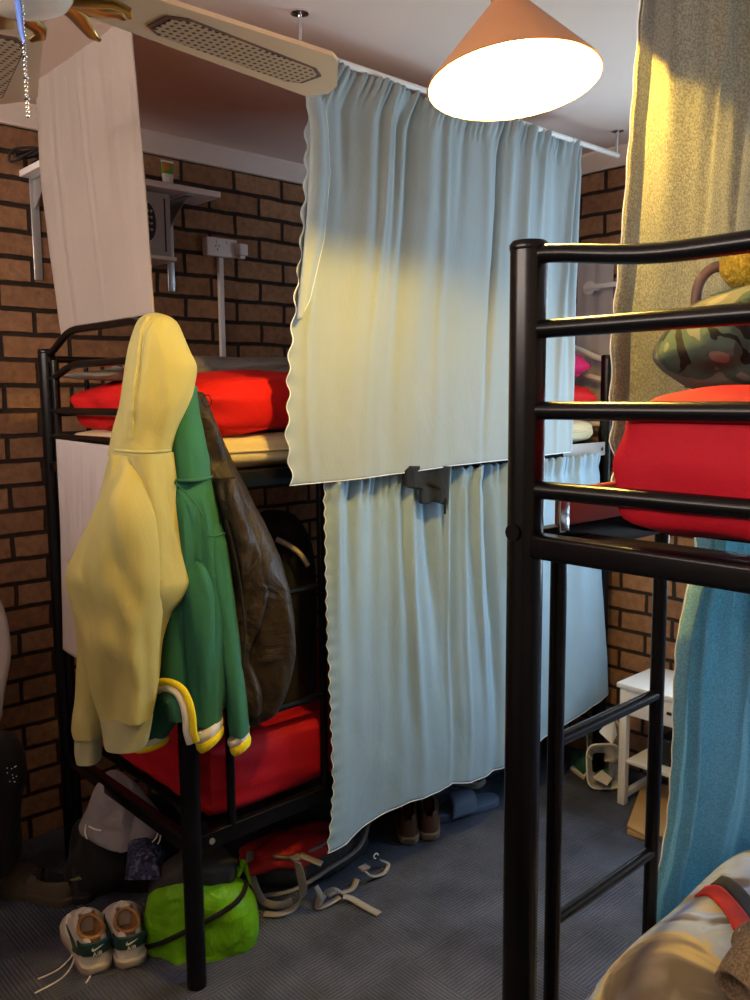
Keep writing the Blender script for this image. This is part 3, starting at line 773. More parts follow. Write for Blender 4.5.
MB().lathe([(0, .06), (.07, .06), (.10, .04), (.105, 0), (.09, -.03), (.06, -.045), (.0, -.045)], hub, 40).build('motor_housing', 'brass', fan)
MB().tube([hub+Vector((0, 0, .05)), Vector((hub.x, hub.y, CEIL-.05))], .014, 14).build('down_rod', 'brass', fan)
MB().lathe([(0, 0), (.06, 0), (.055, -.03), (.02, -.055), (0, -.055)], (hub.x, hub.y, CEIL), 30).build('canopy', 'brass', fan)
bc = pf(28, -8)+Vector((0, 0, -.02)); bc = PZ(18, -4, ZF-.055)+Vector((0, 0, .01))
MB().lathe([(.060, .02), (.072, .0), (.075, -.006), (.070, -.014), (.05, -.024), (.03, -.029), (0, -.031)], bc, 40).build('light_bowl', 'opal', fan)
ch = pf(22, -5); c0 = PD(21, -2, (ch-Vector((0, 0, ch.z))).dot(FHV))
dch = c0.dot(FHV)-.14
ctop = PD(21, -10, dch); cbot = PD(28, 118, dch)
chn = MB().tube([ctop.lerp(cbot, k/180) for k in range(181)], [.0008+(.0018 if (k//6) % 5 else .0034)*max(0, math.sin(PI*(k % 6)/6)) for k in range(181)], 8).build('pull_chain', 'chrome', fan)
MB().tube([PD(17, -4, dch-.02), PD(19, 12, dch-.02), PD(21, 30, dch-.02), PD(24, 44, dch-.02)], [.007, .0075, .006, .003], 10, flat=.5).build('fob', 'blue_fob', chn)
# ------------------------------------------------------------------ clothes lofts
def loft(levels, d, thick, n=56, seg=64, fold=0.0, seed=0, power=2.2, nf=5, tw=1.0, zig=0, dd=None):
    """levels: (y, xl, xr[, depth offset]) down the photo at horizontal distance d: a closed soft volume"""
    lv = crom([(l[0], l[1], l[2], (l[3] if len(l) > 3 else 0)) for l in levels], n)
    w = rnd_wave(seed, 4, .5, 1.6); w2 = rnd_wave(seed+3, 4, .6, 1.8); rows = []
    for i, (y, xl, xr, do) in enumerate(lv):
        t = i/(n-1); dp = d+do
        A = PD(xl, y, dp); B = PD(xr, y, dp); c = (A+B)/2; h = (B-A)/2; hl = h.length
        th = (thick(t) if callable(thick) else thick)
        th = min(th, hl*1.6+.004)
        row = []
        for k in range(seg):
            a = 2*PI*k/seg; ca, sa = math.cos(a), math.sin(a)
            x = math.copysign(abs(ca)**(2/power), ca); z = math.copysign(abs(sa)**(2/power), sa)
            q = c+h*x+FHV*(th*z); s5 = seed*3.7
            wp = MN.noise(Vector((q.x*3, q.y*3, q.z*2+s5)))
            n1 = MN.noise(Vector((q.x*nf*3.6+wp*1.0+s5, q.y*nf*3.6+wp, q.z*nf*.50+wp*.8)))
            n2 = MN.noise(Vector((q.x*nf*6+s5+wp*2, q.y*nf*6, q.z*nf*1.5+wp*3)))
            dz = fold*(.3+.7*abs(sa))*(1.5*n1+.55*n2+zig*2.2*(abs(MN.noise(Vector((q.x*22+s5, q.y*22, q.z*19+wp*3))))-.25))
            rad = (h.normalized()*(ca*.35)+FHV*sa)
            row.append(q+rad*dz)
        rows.append(row)
    return MB().grid(rows, close_u=True, caps=True)
def ring_px(y, xl, xr, d, thick, r, n=40):
    A = PD(xl, y, d); B = PD(xr, y, d); c = (A+B)/2; h = (B-A)/2
    return MB().tube([c+h*math.cos(2*PI*k/n)+FHV*(thick*math.sin(2*PI*k/n)) for k in range(n)], r, 8, closed=True)
CL = 'clothes hung over the bunk post'
# yellow hoodie
hd = 1.985
hood = thing('hoodie', PD(125, 745, hd), 'pale yellow hoodie hung by its hood, foremost on the bunk end', 'hoodie', CL)
MHD = loft([(313, 152, 158), (316, 145, 168), (322, 140, 176), (335, 136, 182), (350, 132, 189), (366, 129, 197), (385, 126, 194), (405, 123, 188), (430, 117, 178), (454, 113, 172)], hd, lambda t: .02+.085*math.sin(min(1, t*1.6)*PI/2), fold=.020, seed=3, nf=5)
TH = tree_of(MHD); MHD.build('hood', 'hoodie', hood)
def laid(tr, path, r, lift, n=40):
    pts = [hit(tr, c[0], c[1], lift) for c in crom(path, n)]; return [p for p in pts if p is not None]
hl = laid(TH, [(149, 319), (143, 328), (140, 342), (138, 360), (135, 380), (133, 400), (132, 420), (132, 440)], 0, -.001)
MB().tube(hl, [.0085-.004*k/len(hl)+.0012*math.sin(k*1.9) for k in range(len(hl))], 12).build('hood_hem', 'hoodie', hood)
hl2 = laid(TH, [(153, 321), (147, 331), (144, 344), (142, 362), (139, 382), (137, 402), (136, 420)], 0, .0005)
MB().tube(hl2, .0012, 6).build('hood_stitch', 'rib', hood)
MB().tube(laid(TH, [(115, 450.5), (130, 451.5), (145, 452), (160, 451.5), (170, 450.5)], 0, .0005), .0035, 8).build('neck_seam', 'rib', hood)
loft([(452, 113, 172, 0), (475, 107, 175), (510, 100, 178), (545, 95, 182), (570, 92, 187), (583, 92, 190), (598, 92, 183), (615, 95, 171), (640, 98, 163), (680, 100, 159), (712, 104, 152)], hd-.02, lambda t: .10-.02*t, fold=.022, seed=5, nf=6).build('body', 'hoodie', hood)
sl = loft([(455, 117, 150, .03), (480, 108, 154, .015), (510, 96, 157, 0), (540, 82, 160), (560, 72, 161.5), (574, 67, 162.5), (590, 69, 163), (620, 76, 162), (650, 83, 160), (685, 93, 159), (716, 102, 153)], hd-.09, lambda t: .05+.035*math.sin(PI*min(1, t*1.1)), fold=.020, seed=9, nf=5).build('sleeve', 'hoodie', hood)
loft([(714, 103, 151), (717, 101.5, 152), (730, 103.5, 150), (744, 106, 147), (746, 108, 145)], hd-.09, .043, n=16, power=2.6).build('cuff', 'rib', sl)
s2 = loft([(560, 69, 100), (590, 71, 104), (630, 78, 106), (665, 79, 105), (700, 76, 105), (724, 72, 104), (734, 74, 103)], hd+.045, .04, fold=.014, seed=12, nf=5).build('sleeve', 'hoodie', hood)
loft([(733, 76, 102), (737, 76, 102), (750, 76, 101), (760, 78, 100)], hd+.045, .036, n=14, power=2.6).build('cuff', 'rib', s2)
# green hoodie
gd = 2.045
gh = thing('hoodie', PD(195, 750, gd), 'green fleece hoodie with white and yellow striped hems, behind the pale yellow hoodie', 'hoodie', CL)
loft([(385, 176, 195), (390, 172, 197), (405, 168, 200), (430, 168, 204), (455, 170, 208), (478, 171, 210)], gd, lambda t: .05+.035*t, fold=.008, seed=22, nf=3).build('hood', 'green', gh)
ring_px(477, 170.5, 210.5, gd, .088, .004).build('neck_seam', 'green', gh)
loft([(476, 171, 210), (500, 168, 216), (530, 166, 222), (560, 164, 227), (600, 162, 233), (640, 160, 238), (670, 158, 240), (690, 158, 238), (706, 162, 226)], gd+.01, lambda t: .095, fold=.020, seed=25, nf=6).build('body', 'green', gh)
# front lobe (left sleeve) and right sleeve
ls = loft([(548, 190, 198, .05), (562, 185, 206, .02), (585, 183, 213), (615, 184, 217), (650, 186, 220), (685, 189, 222), (710, 191, 222), (722, 192, 222)], gd-.066, lambda t: .028+.018*t, fold=.014, seed=28, nf=6).build('sleeve', 'green', gh)
rs = loft([(506, 205, 212, .05), (520, 204, 218, .03), (540, 206, 225, .01), (580, 211, 231), (620, 216, 237), (660, 221, 242), (700, 226, 247), (732, 230, 249)], gd-.025, lambda t: .035+.006*t, fold=.015, seed=31, nf=6).build('sleeve', 'green', gh)
def band_px(L, d, th, name, m, par): return loft(L, d, th, n=14, power=2.8).build(name, m, par)
def slant(l1, d, th, dy, name, m, par):
    """slanted cuff: quad px corners (tl, tr, br, bl)"""
    (a, b, c, e_) = l1; rows = []
    for i in range(8):
        t = i/7; A = PD(a[0]+(e_[0]-a[0])*t, a[1]+(e_[1]-a[1])*t, d); B = PD(b[0]+(c[0]-b[0])*t, b[1]+(c[1]-b[1])*t, d)
        cc = (A+B)/2; h = (B-A)/2; s_ = 1+.10*math.sin(PI*t)
        rows.append([cc+h*s_*math.cos(2*PI*k/36)+FHV*(th*s_*math.sin(2*PI*k/36)) for k in range(36)])
    return MB().grid(rows, close_u=True, caps=True).build(name, m, par)
for pth in ([(173, 481), (185, 492), (197, 506), (203, 516)], [(207, 536), (216, 537), (225, 533)]):
    pp2 = [PD(x, y, gd-.092) for x, y in pth]
    MB().tube(pp2, .0022, 6).build('seam', 'green_rib', gh)
slant([(228, 739), (247, 729), (249, 735), (230, 745)], gd-.025, .036, 0, 'cuff_stripe', 'stripe_white', rs)
slant([(230, 745), (249, 735), (250.5, 744), (233, 753)], gd-.025, .037, 0, 'cuff_stripe', 'stripe_yellow', rs)
# bottom hem of the body: ribbon of white then yellow that loops round the lobes
def ribbon(path, d, w, name, m, par, th=.005, off=(0, 0), tilt=None):
    pts = [np.array((p[0], p[1], p[2] if len(p) > 2 else 0)) for p in path]; pts = crom(pts, 60); rows = []
    for i, p in enumerate(pts):
        q = pts[min(i+1, 59)]-pts[max(i-1, 0)]; nrm = np.array([-q[1], q[0]])/max(1e-6, np.hypot(q[0], q[1]))
        x0, y0 = p[0]+nrm[0]*off[0], p[1]+nrm[1]*off[0]; x1, y1 = p[0]+nrm[0]*off[1], p[1]+nrm[1]*off[1]
        A = PD(x0, y0, d+p[2]); B = PD(x1, y1, d+p[2]); rows.append([A.lerp(B, k/5)-FHV*(.006*math.sin(PI*k/5)) for k in range(6)])
    return MB().grid(rows).build(name, m, par, solid=th, angle=180)
hp = [(155, 686, .0), (163, 683, -.02), (173, 684.5, -.04), (182, 691, -.055), (188, 703, -.062), (191, 717, -.064), (192, 731, -.06), (195, 742, -.05)]
ribbon(hp, gd-.085, 8, 'hem_stripe', 'stripe_yellow', gh, off=(-4.5, 1.5))
ribbon([(q[0], q[1], q[2]+.002) for q in hp], gd-.085, 8, 'hem_stripe', 'stripe_white', gh, off=(1.5, 8))
ribbon([(q[0], q[1], q[2]+.006) for q in hp[:6]], gd-.085, 8, 'hem_band', 'green_rib', gh, off=(8, 20))
slant([(194, 730), (221, 717), (222, 727), (196, 741)], gd-.062, .047, 0, 'cuff_stripe', 'stripe_white', ls)
slant([(196, 741), (222, 727), (223, 735), (201, 750)], gd-.062, .048, 0, 'cuff_stripe', 'stripe_yellow', ls)
# left cuff low
lc = loft([(690, 150, 190), (705, 148, 184), (720, 146, 178), (735, 143, 168)], gd-.01, .035, n=18, fold=.004, seed=34).build('sleeve', 'green_rib', gh)
slant([(140, 739), (165, 731), (167, 737), (137, 744)], gd-.012, .037, 0, 'cuff_stripe', 'stripe_white', lc)
slant([(137, 744), (167, 737), (168, 742), (135, 750)], gd-.012, .038, 0, 'cuff_stripe', 'stripe_yellow', lc)
# dark jacket
jd = 2.115
jk = thing('jacket', PD(250, 715, jd), 'dark brown nylon jacket hanging behind the green hoodie', 'jacket', CL)
loft([(392, 192, 201, -.05), (400, 190, 206, -.05), (430, 192, 219, -.04), (455, 200, 229), (472, 202, 237), (495, 205, 249), (520, 208, 262), (550, 211, 277), (575, 214, 285), (600, 216, 291), (640, 220, 296), (665, 222, 294), (690, 226, 288), (708, 232, 280), (718, 240, 268)], jd, lambda t: .02+.045*min(1, t*2.5), n=80, fold=.020, seed=41, nf=6, zig=.35).build('body', 'nylon', jk)
js = loft([(478, 214, 236), (500, 218, 242), (530, 224, 254), (560, 228, 263), (590, 230, 268), (620, 232, 262), (640, 232, 254), (660, 233, 250), (690, 236, 262), (712, 244, 262)], jd-.06, lambda t: .032, n=60, fold=.018, seed=44, nf=6, zig=.4).build('sleeve', 'nylon', jk)
# jacket loop
zq = [PD(x, y, jd-.098) for x, y in ((226, 520), (236, 560), (242, 600), (245, 640), (240, 680), (236, 706))]
MB().tube([Vector(q) for q in crom([tuple(q) for q in zq], 40)], .003, 8).build('zip', 'black_cloth', jk)
lp = PD(207, 401, jd-.08)
MB().tube([lp+RHV*(.011*math.cos(a))+Vector((0, 0, .014*math.sin(a))) for a in [2*PI*k/20 for k in range(20)]], .0012, 6, closed=True).build('hanging_loop', 'black_cloth', jk)
# black backpack on the lower bunk
bp = PD(295, 690, 2.52); bp.z = .604
bk = thing('backpack', bp, 'black backpack standing on the lower crimson mattress behind the jacket', 'backpack')
loft([(512, 262, 282), (520, 252, 298), (545, 246, 312), (590, 244, 317), (640, 244, 317), (690, 248, 316), (712, 255, 312)], 2.52, .10, n=40, fold=.010, seed=51, nf=5).build('body', 'black_cloth', bk)
ribbon([(276, 539), (288, 545), (300, 554), (308, 566)], 2.395, 5, 'strap', 'webbing', bk, off=(-2.2, 2.2))
# ------------------------------------------------------------------ wall shelf, safe, socket
yw = YL
zs = PY(20, 190, yw).z
yfr = yw-.17
sr = PY(221, 196, yfr); sl_ = PY(20, 190, yw)
zsh = sr.z
shelf = thing('wall_shelf', ((sr.x+sl_.x)/2, yw, zsh), 'white shelf on grey brackets high on the brick wall', 'shelf')
MB().box((sl_.x, yfr, zsh-.006), (sr.x, yw, zsh+.014), .002).build('board', 'white_plastic', shelf)
for xb in (PY(37, 230, yw-.01).x, PY(171, 240, yw-.01).x):
    b = MB().box((xb-.014, yw-.006, zsh-.325), (xb+.014, yw, zsh-.006), .002).build('bracket', 'grey_metal', shelf)
    mb = MB().box((xb-.014, yfr+.02, zsh-.012), (xb+.014, yw, zsh-.006), .001)
    mb.prism([(xb-.002, yw-.006, zsh-.10), (xb-.002, yfr+.04, zsh-.012), (xb-.002, yw-.006, zsh-.012)], (.004, 0, 0))
    mb.build('bracket_arm', 'grey_metal', b)
# safe
xs0, xs1 = PY(120, 230, yw-.16).x, PY(171, 230, yw-.16).x
zt_, zb_ = zsh-.022, PY(168, 257, yw-.16).z
safe = thing('safe', ((xs0+xs1)/2, yw, zb_), 'small grey electronic safe fixed under the wall shelf', 'safe')
MB().box((xs0, yw-.16, zb_), (xs1, yw-.002, zt_), .004).build('body', 'safe', safe)
mb = MB().box((xs0+.01, yw-.168, zb_+.016), (xs1-.028, yw-.155, zt_-.018), .003); dr = mb.build('door', 'safe', safe)
MB().box((xs1-.027, yw-.163, zb_+.016), (xs1-.02, yw-.158, zt_-.018)).build('door_gap', 'dark', safe, smooth=False)
kp = PY(147, 222, yw-.17)
ell = [(kp.x+.03*math.cos(a), yw-.1685, kp.z+.062*math.sin(a)) for a in [2*PI*k/40 for k in range(40)]]
kpo = MB().prism(ell, (0, -.008, 0)).build('keypad', 'dark', dr)
MB().tube(ell, .0035, 8, closed=True).build('keypad_rim', 'white_plastic', kpo)
for i in range(4):
    for j in range(3): MB().tube([(kp.x-.013+.013*j, yw-.1765, kp.z+.036-.02*i), (kp.x-.013+.013*j, yw-.179, kp.z+.036-.02*i)], .004, 10).build('key', 'safe', kpo)
MB().box((xs0-.005, yw-.18, zb_-.014), (xs1+.008, yw-.002, zb_-.001), .002).build('tray', 'white_plastic', safe)
# cream tube standing on the shelf
tb = PY(168, 186, yw-.10); tb.z = zsh+.0145
wd = .0245; ht = PY(168, 161, yw-.10).z-tb.z
def tuberow(z, a, b): return [Vector((tb.x+a*math.cos(2*PI*k/28), tb.y+b*math.sin(2*PI*k/28), tb.z+z)) for k in range(28)]
tube_ = thing('cream_tube', tb, 'squeeze tube with orange and green label on the wall shelf', 'tube')
MB().grid([tuberow(0, .017, .015), tuberow(.014, .017, .015)], close_u=True, caps=True).build('cap', 'white_plastic', tube_)
def lw(z): k = z/ht; return (.018+.007*k, .015*(1-k)+.003)
MB().grid([tuberow(.0142+(ht*.5-.0142)*i/6, *lw(ht*.5*i/6)) for i in range(7)], close_u=True, caps=True).build('body', 'white_plastic', tube_)
MB().grid([tuberow(ht*(.5+.42*i/6), *lw(ht*(.5+.42*i/6))) for i in range(7)], close_u=True, caps=True).build('label_band', 'green_lbl', tube_)
ol = MB().ball((tb.x-.008, tb.y-.006, tb.z+ht*.76), .012, 2, (1.1, .35, 1.2)).build('label_spot', 'orange_lbl', tube_)
MB().grid([tuberow(ht*(.92+.08*i/2), *lw(ht)) for i in range(3)], close_u=True, caps=True).build('crimp', 'white_plastic', tube_)
# black cable bundle at shelf's left end
cb = PY(31, 172, yw-.05)
mb = MB(); rr = random.Random(4)
pts = [Vector((cb.x+.05*math.sin(i*1.3)+rr.uniform(-.01, .01), cb.y-.03*math.cos(i*.9), zsh+.022+.06*abs(math.sin(i*.75)))) for i in range(14)]
mb.tube([Vector(q) for q in crom(pts, 90)], .004, 8)
single(mb, 'cable', 'black_rubber', 'black cable coiled on the left end of the wall shelf', 'cable')
# socket + plug + conduit
a, b = PY(206, 237, yw-.03), PY(237, 257, yw-.03)
sk = thing('power_socket', ((a.x+b.x)/2, yw, (a.z+b.z)/2-.03), 'white double power socket on the brick wall below the shelf', 'socket')
zc_ = (PY(221, 236, yw-.03).z+PY(221, 259, yw-.03).z)/2; hh = .034
MB().box((a.x, yw-.035, zc_-hh), (b.x, yw-.001, zc_+hh), .004).build('plate', 'white_plastic', sk)
xm = (a.x+b.x)/2
for xq in (xm-.022,):
    for (dx, dz, rot) in ((-.007, .004, .5), (.007, .004, -.5), (0, -.010, 0)):
        MB().box((-.0012, -.0008, -.004), (.0012, .0008, .004), 0, Matrix.Translation((xq+dx, yw-.0355, zc_+dz))@Matrix.Rotation(rot, 4, 'Y')).build('socket_slot', 'dark', sk, smooth=False)
for xq in (xm-.022, xm+.022): MB().box((xq-.004, yw-.0385, zc_+.014), (xq+.004, yw-.034, zc_+.026), .001).build('switch', 'white_plastic', sk)
MB().box((xm-.006, yw-.018, PY(226, 364, yw).z), (xm+.014, yw-.001, zc_-hh), .002).build('conduit', 'white_plastic', sk)
pa = PY(241, 253, yw-.05)
pl = thing('plug_adapter', (pa.x, yw-.036, zc_-.03), 'white cube charger plugged into the wall socket', 'charger')
MB().box((pa.x-.018, yw-.068, zc_-.026), (pa.x+.022, yw-.036, zc_+.018), .006).build('body', 'white_plastic', pl)
MB().box((pa.x-.012, yw-.062, zc_-.038), (pa.x+.012, yw-.040, zc_-.0265), .003).build('cable_end', 'white_plastic', pl)
# ------------------------------------------------------------------ far wall things
# white cloth panel on a chrome rail
S7 = XB-.05
a = PX(572, 250, S7); b = PX(604, 420, S7)
rows = [[Vector((XB-.008+.002*math.sin(j*.7), a.y+(b.y-a.y)*j/24, a.z+(b.z-a.z)*i/20)) for j in range(25)] for i in range(21)]
single(MB().grid(rows), 'towel', 'sheet_white', 'white towel hanging on the far brick wall past the curtain', 'towel', solid=.004, angle=180)
zr_ = PX(586, 288, S7-.03).z
hr = thing('towel_rail', (S7, PX(586, 288, S7).y, zr_), 'white rail across the towel on the far brick wall', 'rail')
yA, yB = PX(586, 290, S7-.035).y, PX(640, 283, S7-.035).y
MB().tube([(S7-.045, yA, zr_), (S7-.045, yB, zr_)], .009, 14).build('rail', 'white_paint', hr)
for y in (yA-.004, yB):
    f_ = MB().tube([(S7-.045, y, zr_), (XB-.002, y, zr_)], .007, 12)
    f_.lathe([(0, 0), (.026, 0), (.026, .006), (.012, .012), (0, .012)], (S7-.018, y, zr_), 24, lathe_local((-1, 0, 0)))
    f_.build('rail_mount', 'white_paint', hr)
# white bedside unit
q0 = PZ(617, 803, 0)
ux0, uy0 = q0.x, q0.y; ux1 = min(XB-.02, ux0+.26); uy1 = uy0-.45
zt_ = PY(616, 684, uy0).z
un = thing('bedside_unit', ((ux0+ux1)/2, (uy0+uy1)/2, 0), 'low white open bedside unit against the far brick wall', 'side table')
MB().box((ux0-.01, uy1-.01, zt_-.018), (ux1, uy0+.01, zt_), .003).build('top', 'white_paint', un)
for x, y in ((ux0+.014, uy0-.014), (ux1-.014, uy0-.014), (ux0+.014, uy1+.014), (ux1-.014, uy1+.014)):
    MB().box((x-.014, y-.014, 0), (x+.014, y+.014, zt_-.018), .002).build('leg', 'white_paint', un)
dz_ = .095
dw = MB().box((ux0+.002, uy1+.03, zt_-.02-dz_), (ux1-.03, uy0-.002, zt_-.02), .002).build('drawer', 'white_paint', un)
MB().box((ux0-.006, (uy0+uy1)/2-.04, zt_-.07), (ux0+.002, (uy0+uy1)/2+.04, zt_-.06), .002).build('handle', 'dark', dw)
zsf = PX(640, 752, ux0+.1).z
MB().box((ux0+.004, uy1+.03, zsf-.014), (ux1-.004, uy0-.03, zsf), .002).build('shelf', 'white_paint', un)
MB().box((ux0+.028, uy0-.024, .02), (ux1-.028, uy0-.004, .045), .002).build('stretcher', 'white_paint', un)
MB().box((ux0+.028, uy1+.004, .02), (ux1-.028, uy1+.024, .045), .002).build('stretcher', 'white_paint', un)
# paper sheet/bag leaning inside unit
mb = MB().box((ux0+.05, uy0-.30, zsf+.001), (ux0+.16, uy0-.12, zsf+.10), .01)
single(mb, 'box', 'dark', 'small dark box on the shelf of the white bedside unit', 'box')
pg = MB()
rows = [[PD(597+i*2.0+(j*2.2), 731+i*1.2-j*1.0+(8 if j > 6 else 0)*0, 2.98+.010*math.sin(i*.8)) for i in range(10)] for j in range(8)]
# clear tubs
def tub(cx_, cy_, z0, rot, lab, h=.16, w=.13):
    p = Vector((cx_, cy_, z0)); t = thing('food_tub', p, lab, 'tub', 'clear plastic tubs')
    mt_ = Matrix.Translation(p)@Matrix.Rotation(rot, 4, 'Z')@Matrix.Rotation(math.radians(78), 4, 'Y')
    rows = []
    for (z, s_) in ((.0, .82), (.002, .86), (.05, .95), (.052, 1.0), (.056, 1.04), (.058, 1.0), (.054, .93), (.006, .84), (.004, .5)):
        row = []
        for k in range(48):
            an = 2*PI*k/48; c_, s2_ = math.cos(an), math.sin(an); e_ = .5
            row.append(mt_@Vector((-h/2+math.copysign(abs(c_)**e_, c_)*h/2*s_*1.0, math.copysign(abs(s2_)**e_, s2_)*w/2*s_, z)))
        rows.append(row)
    MB().grid(rows, close_u=True).build('body', 'tub', t, solid=.0015)
    rim = MB().tube([mt_@Vector((-h/2+math.copysign(abs(math.cos(2*PI*k/48))**.5, math.cos(2*PI*k/48))*h/2*1.04, math.copysign(abs(math.sin(2*PI*k/48))**.5, math.sin(2*PI*k/48))*w/2*1.04, .056)) for k in range(48)], .003, 8, closed=True).build('rim', 'paper', t)
    return t
qa = PZ(598, 787, 0); tub(qa.x+.02, qa.y, .004, -2.30, 'front clear plastic tub propped against the white bedside unit')
qb = PZ(600, 770, 0); tub(qb.x+.05, qb.y+.03, .030, -2.30, 'rear clear plastic tub behind another tub by the bedside unit')
def sheetbox(pts, z, th, name, m, lab, cat, group=None):
    p = [PZ(x, y, z) for x, y in pts]; return single(MB().prism(p, (0, 0, th)), name, m, lab, cat, group, smooth=False)
def crumple(pts, z, h, name, m, lab, cat, seed, group=None):
    """rumpled low bag over a floor polygon given by its corners"""
    p = [PZ(x, y, z) for x, y in pts]; c = sum(p, Vector())/len(p); n = 40; rows = []; w = rnd_wave(seed, 5, 1, 4); w2 = rnd_wave(seed+2, 5, 1, 4)
    for i in range(12):
        t = i/11; row = []
        for k in range(n):
            s_ = k/n*len(p); a = p[int(s_) % len(p)]; b = p[(int(s_)+1) % len(p)]; q_ = a.lerp(b, s_-int(s_))
            r_ = math.cos(t*PI/2)**.7; q2 = c+(q_-c)*r_
            q2.z = z+h*math.sin(t*PI/2)*(1+.25*w(k/n+t*.3))+.012*w2(k/n*2+t)*t*(1-t)*4*h/.06
            row.append(q2)
        rows.append(row)
    return single(MB().grid(rows, close_u=True), name, m, lab, cat, group)
crumple([(570, 765), (583, 777), (592, 770), (588, 757), (572, 756)], .002, .05, 'bag', 'green_lbl' if 0 else 'dgreen2' if 'dgreen2' in MT else 'green', 'dark green plastic bag on the carpet beside the clear tubs', 'bag', 3)
sheetbox([(570, 770), (574, 766), (587, 775), (584, 780)], .001, .010, 'paper_scrap', 'paper', 'folded white paper lying before the dark green bag', 'paper', 'paper scraps')
sheetbox([(593, 778), (602, 771), (612, 779), (607, 786)], .052, .004, 'paper_scrap', 'paper', 'white paper slip lying at the foot of the clear tubs', 'paper', 'paper scraps')
crumple([(592, 783), (602, 788), (611, 792), (612, 780), (600, 776)], .001, .045, 'bag', 'green', 'dark green bag under the clear tubs', 'bag', 9)
# papers standing behind the unit leg
p0 = PY(600, 734, uy0+.04)
mb = MB().prism([PD(600, 733, 2.95), PD(614, 716, 3.0), PD(617, 735, 3.0), PD(612, 744, 2.95)], (FHV*.012).to_tuple())
single(mb, 'paper_bag', 'paper', 'white paper bag behind the leg of the bedside unit', 'paper', None, smooth=False)
# kraft paper bag lying under the unit
kb = thing('paper_bag', PZ(638, 815, 0), 'brown kraft paper bag flat on the carpet below the white bedside unit', 'bag')
MB().prism([PZ(x, y, .018) for x, y in ((627, 827), (648, 838), (690, 836), (690, 790), (643, 783))], (0, 0, .006)).build('front', 'kraft', kb, smooth=False)
MB().prism([PZ(x, y, .002) for x, y in ((627, 834), (648, 841), (690, 838), (690, 790), (643, 786))], (0, 0, .012)).build('back', 'kraft', kb, smooth=False)
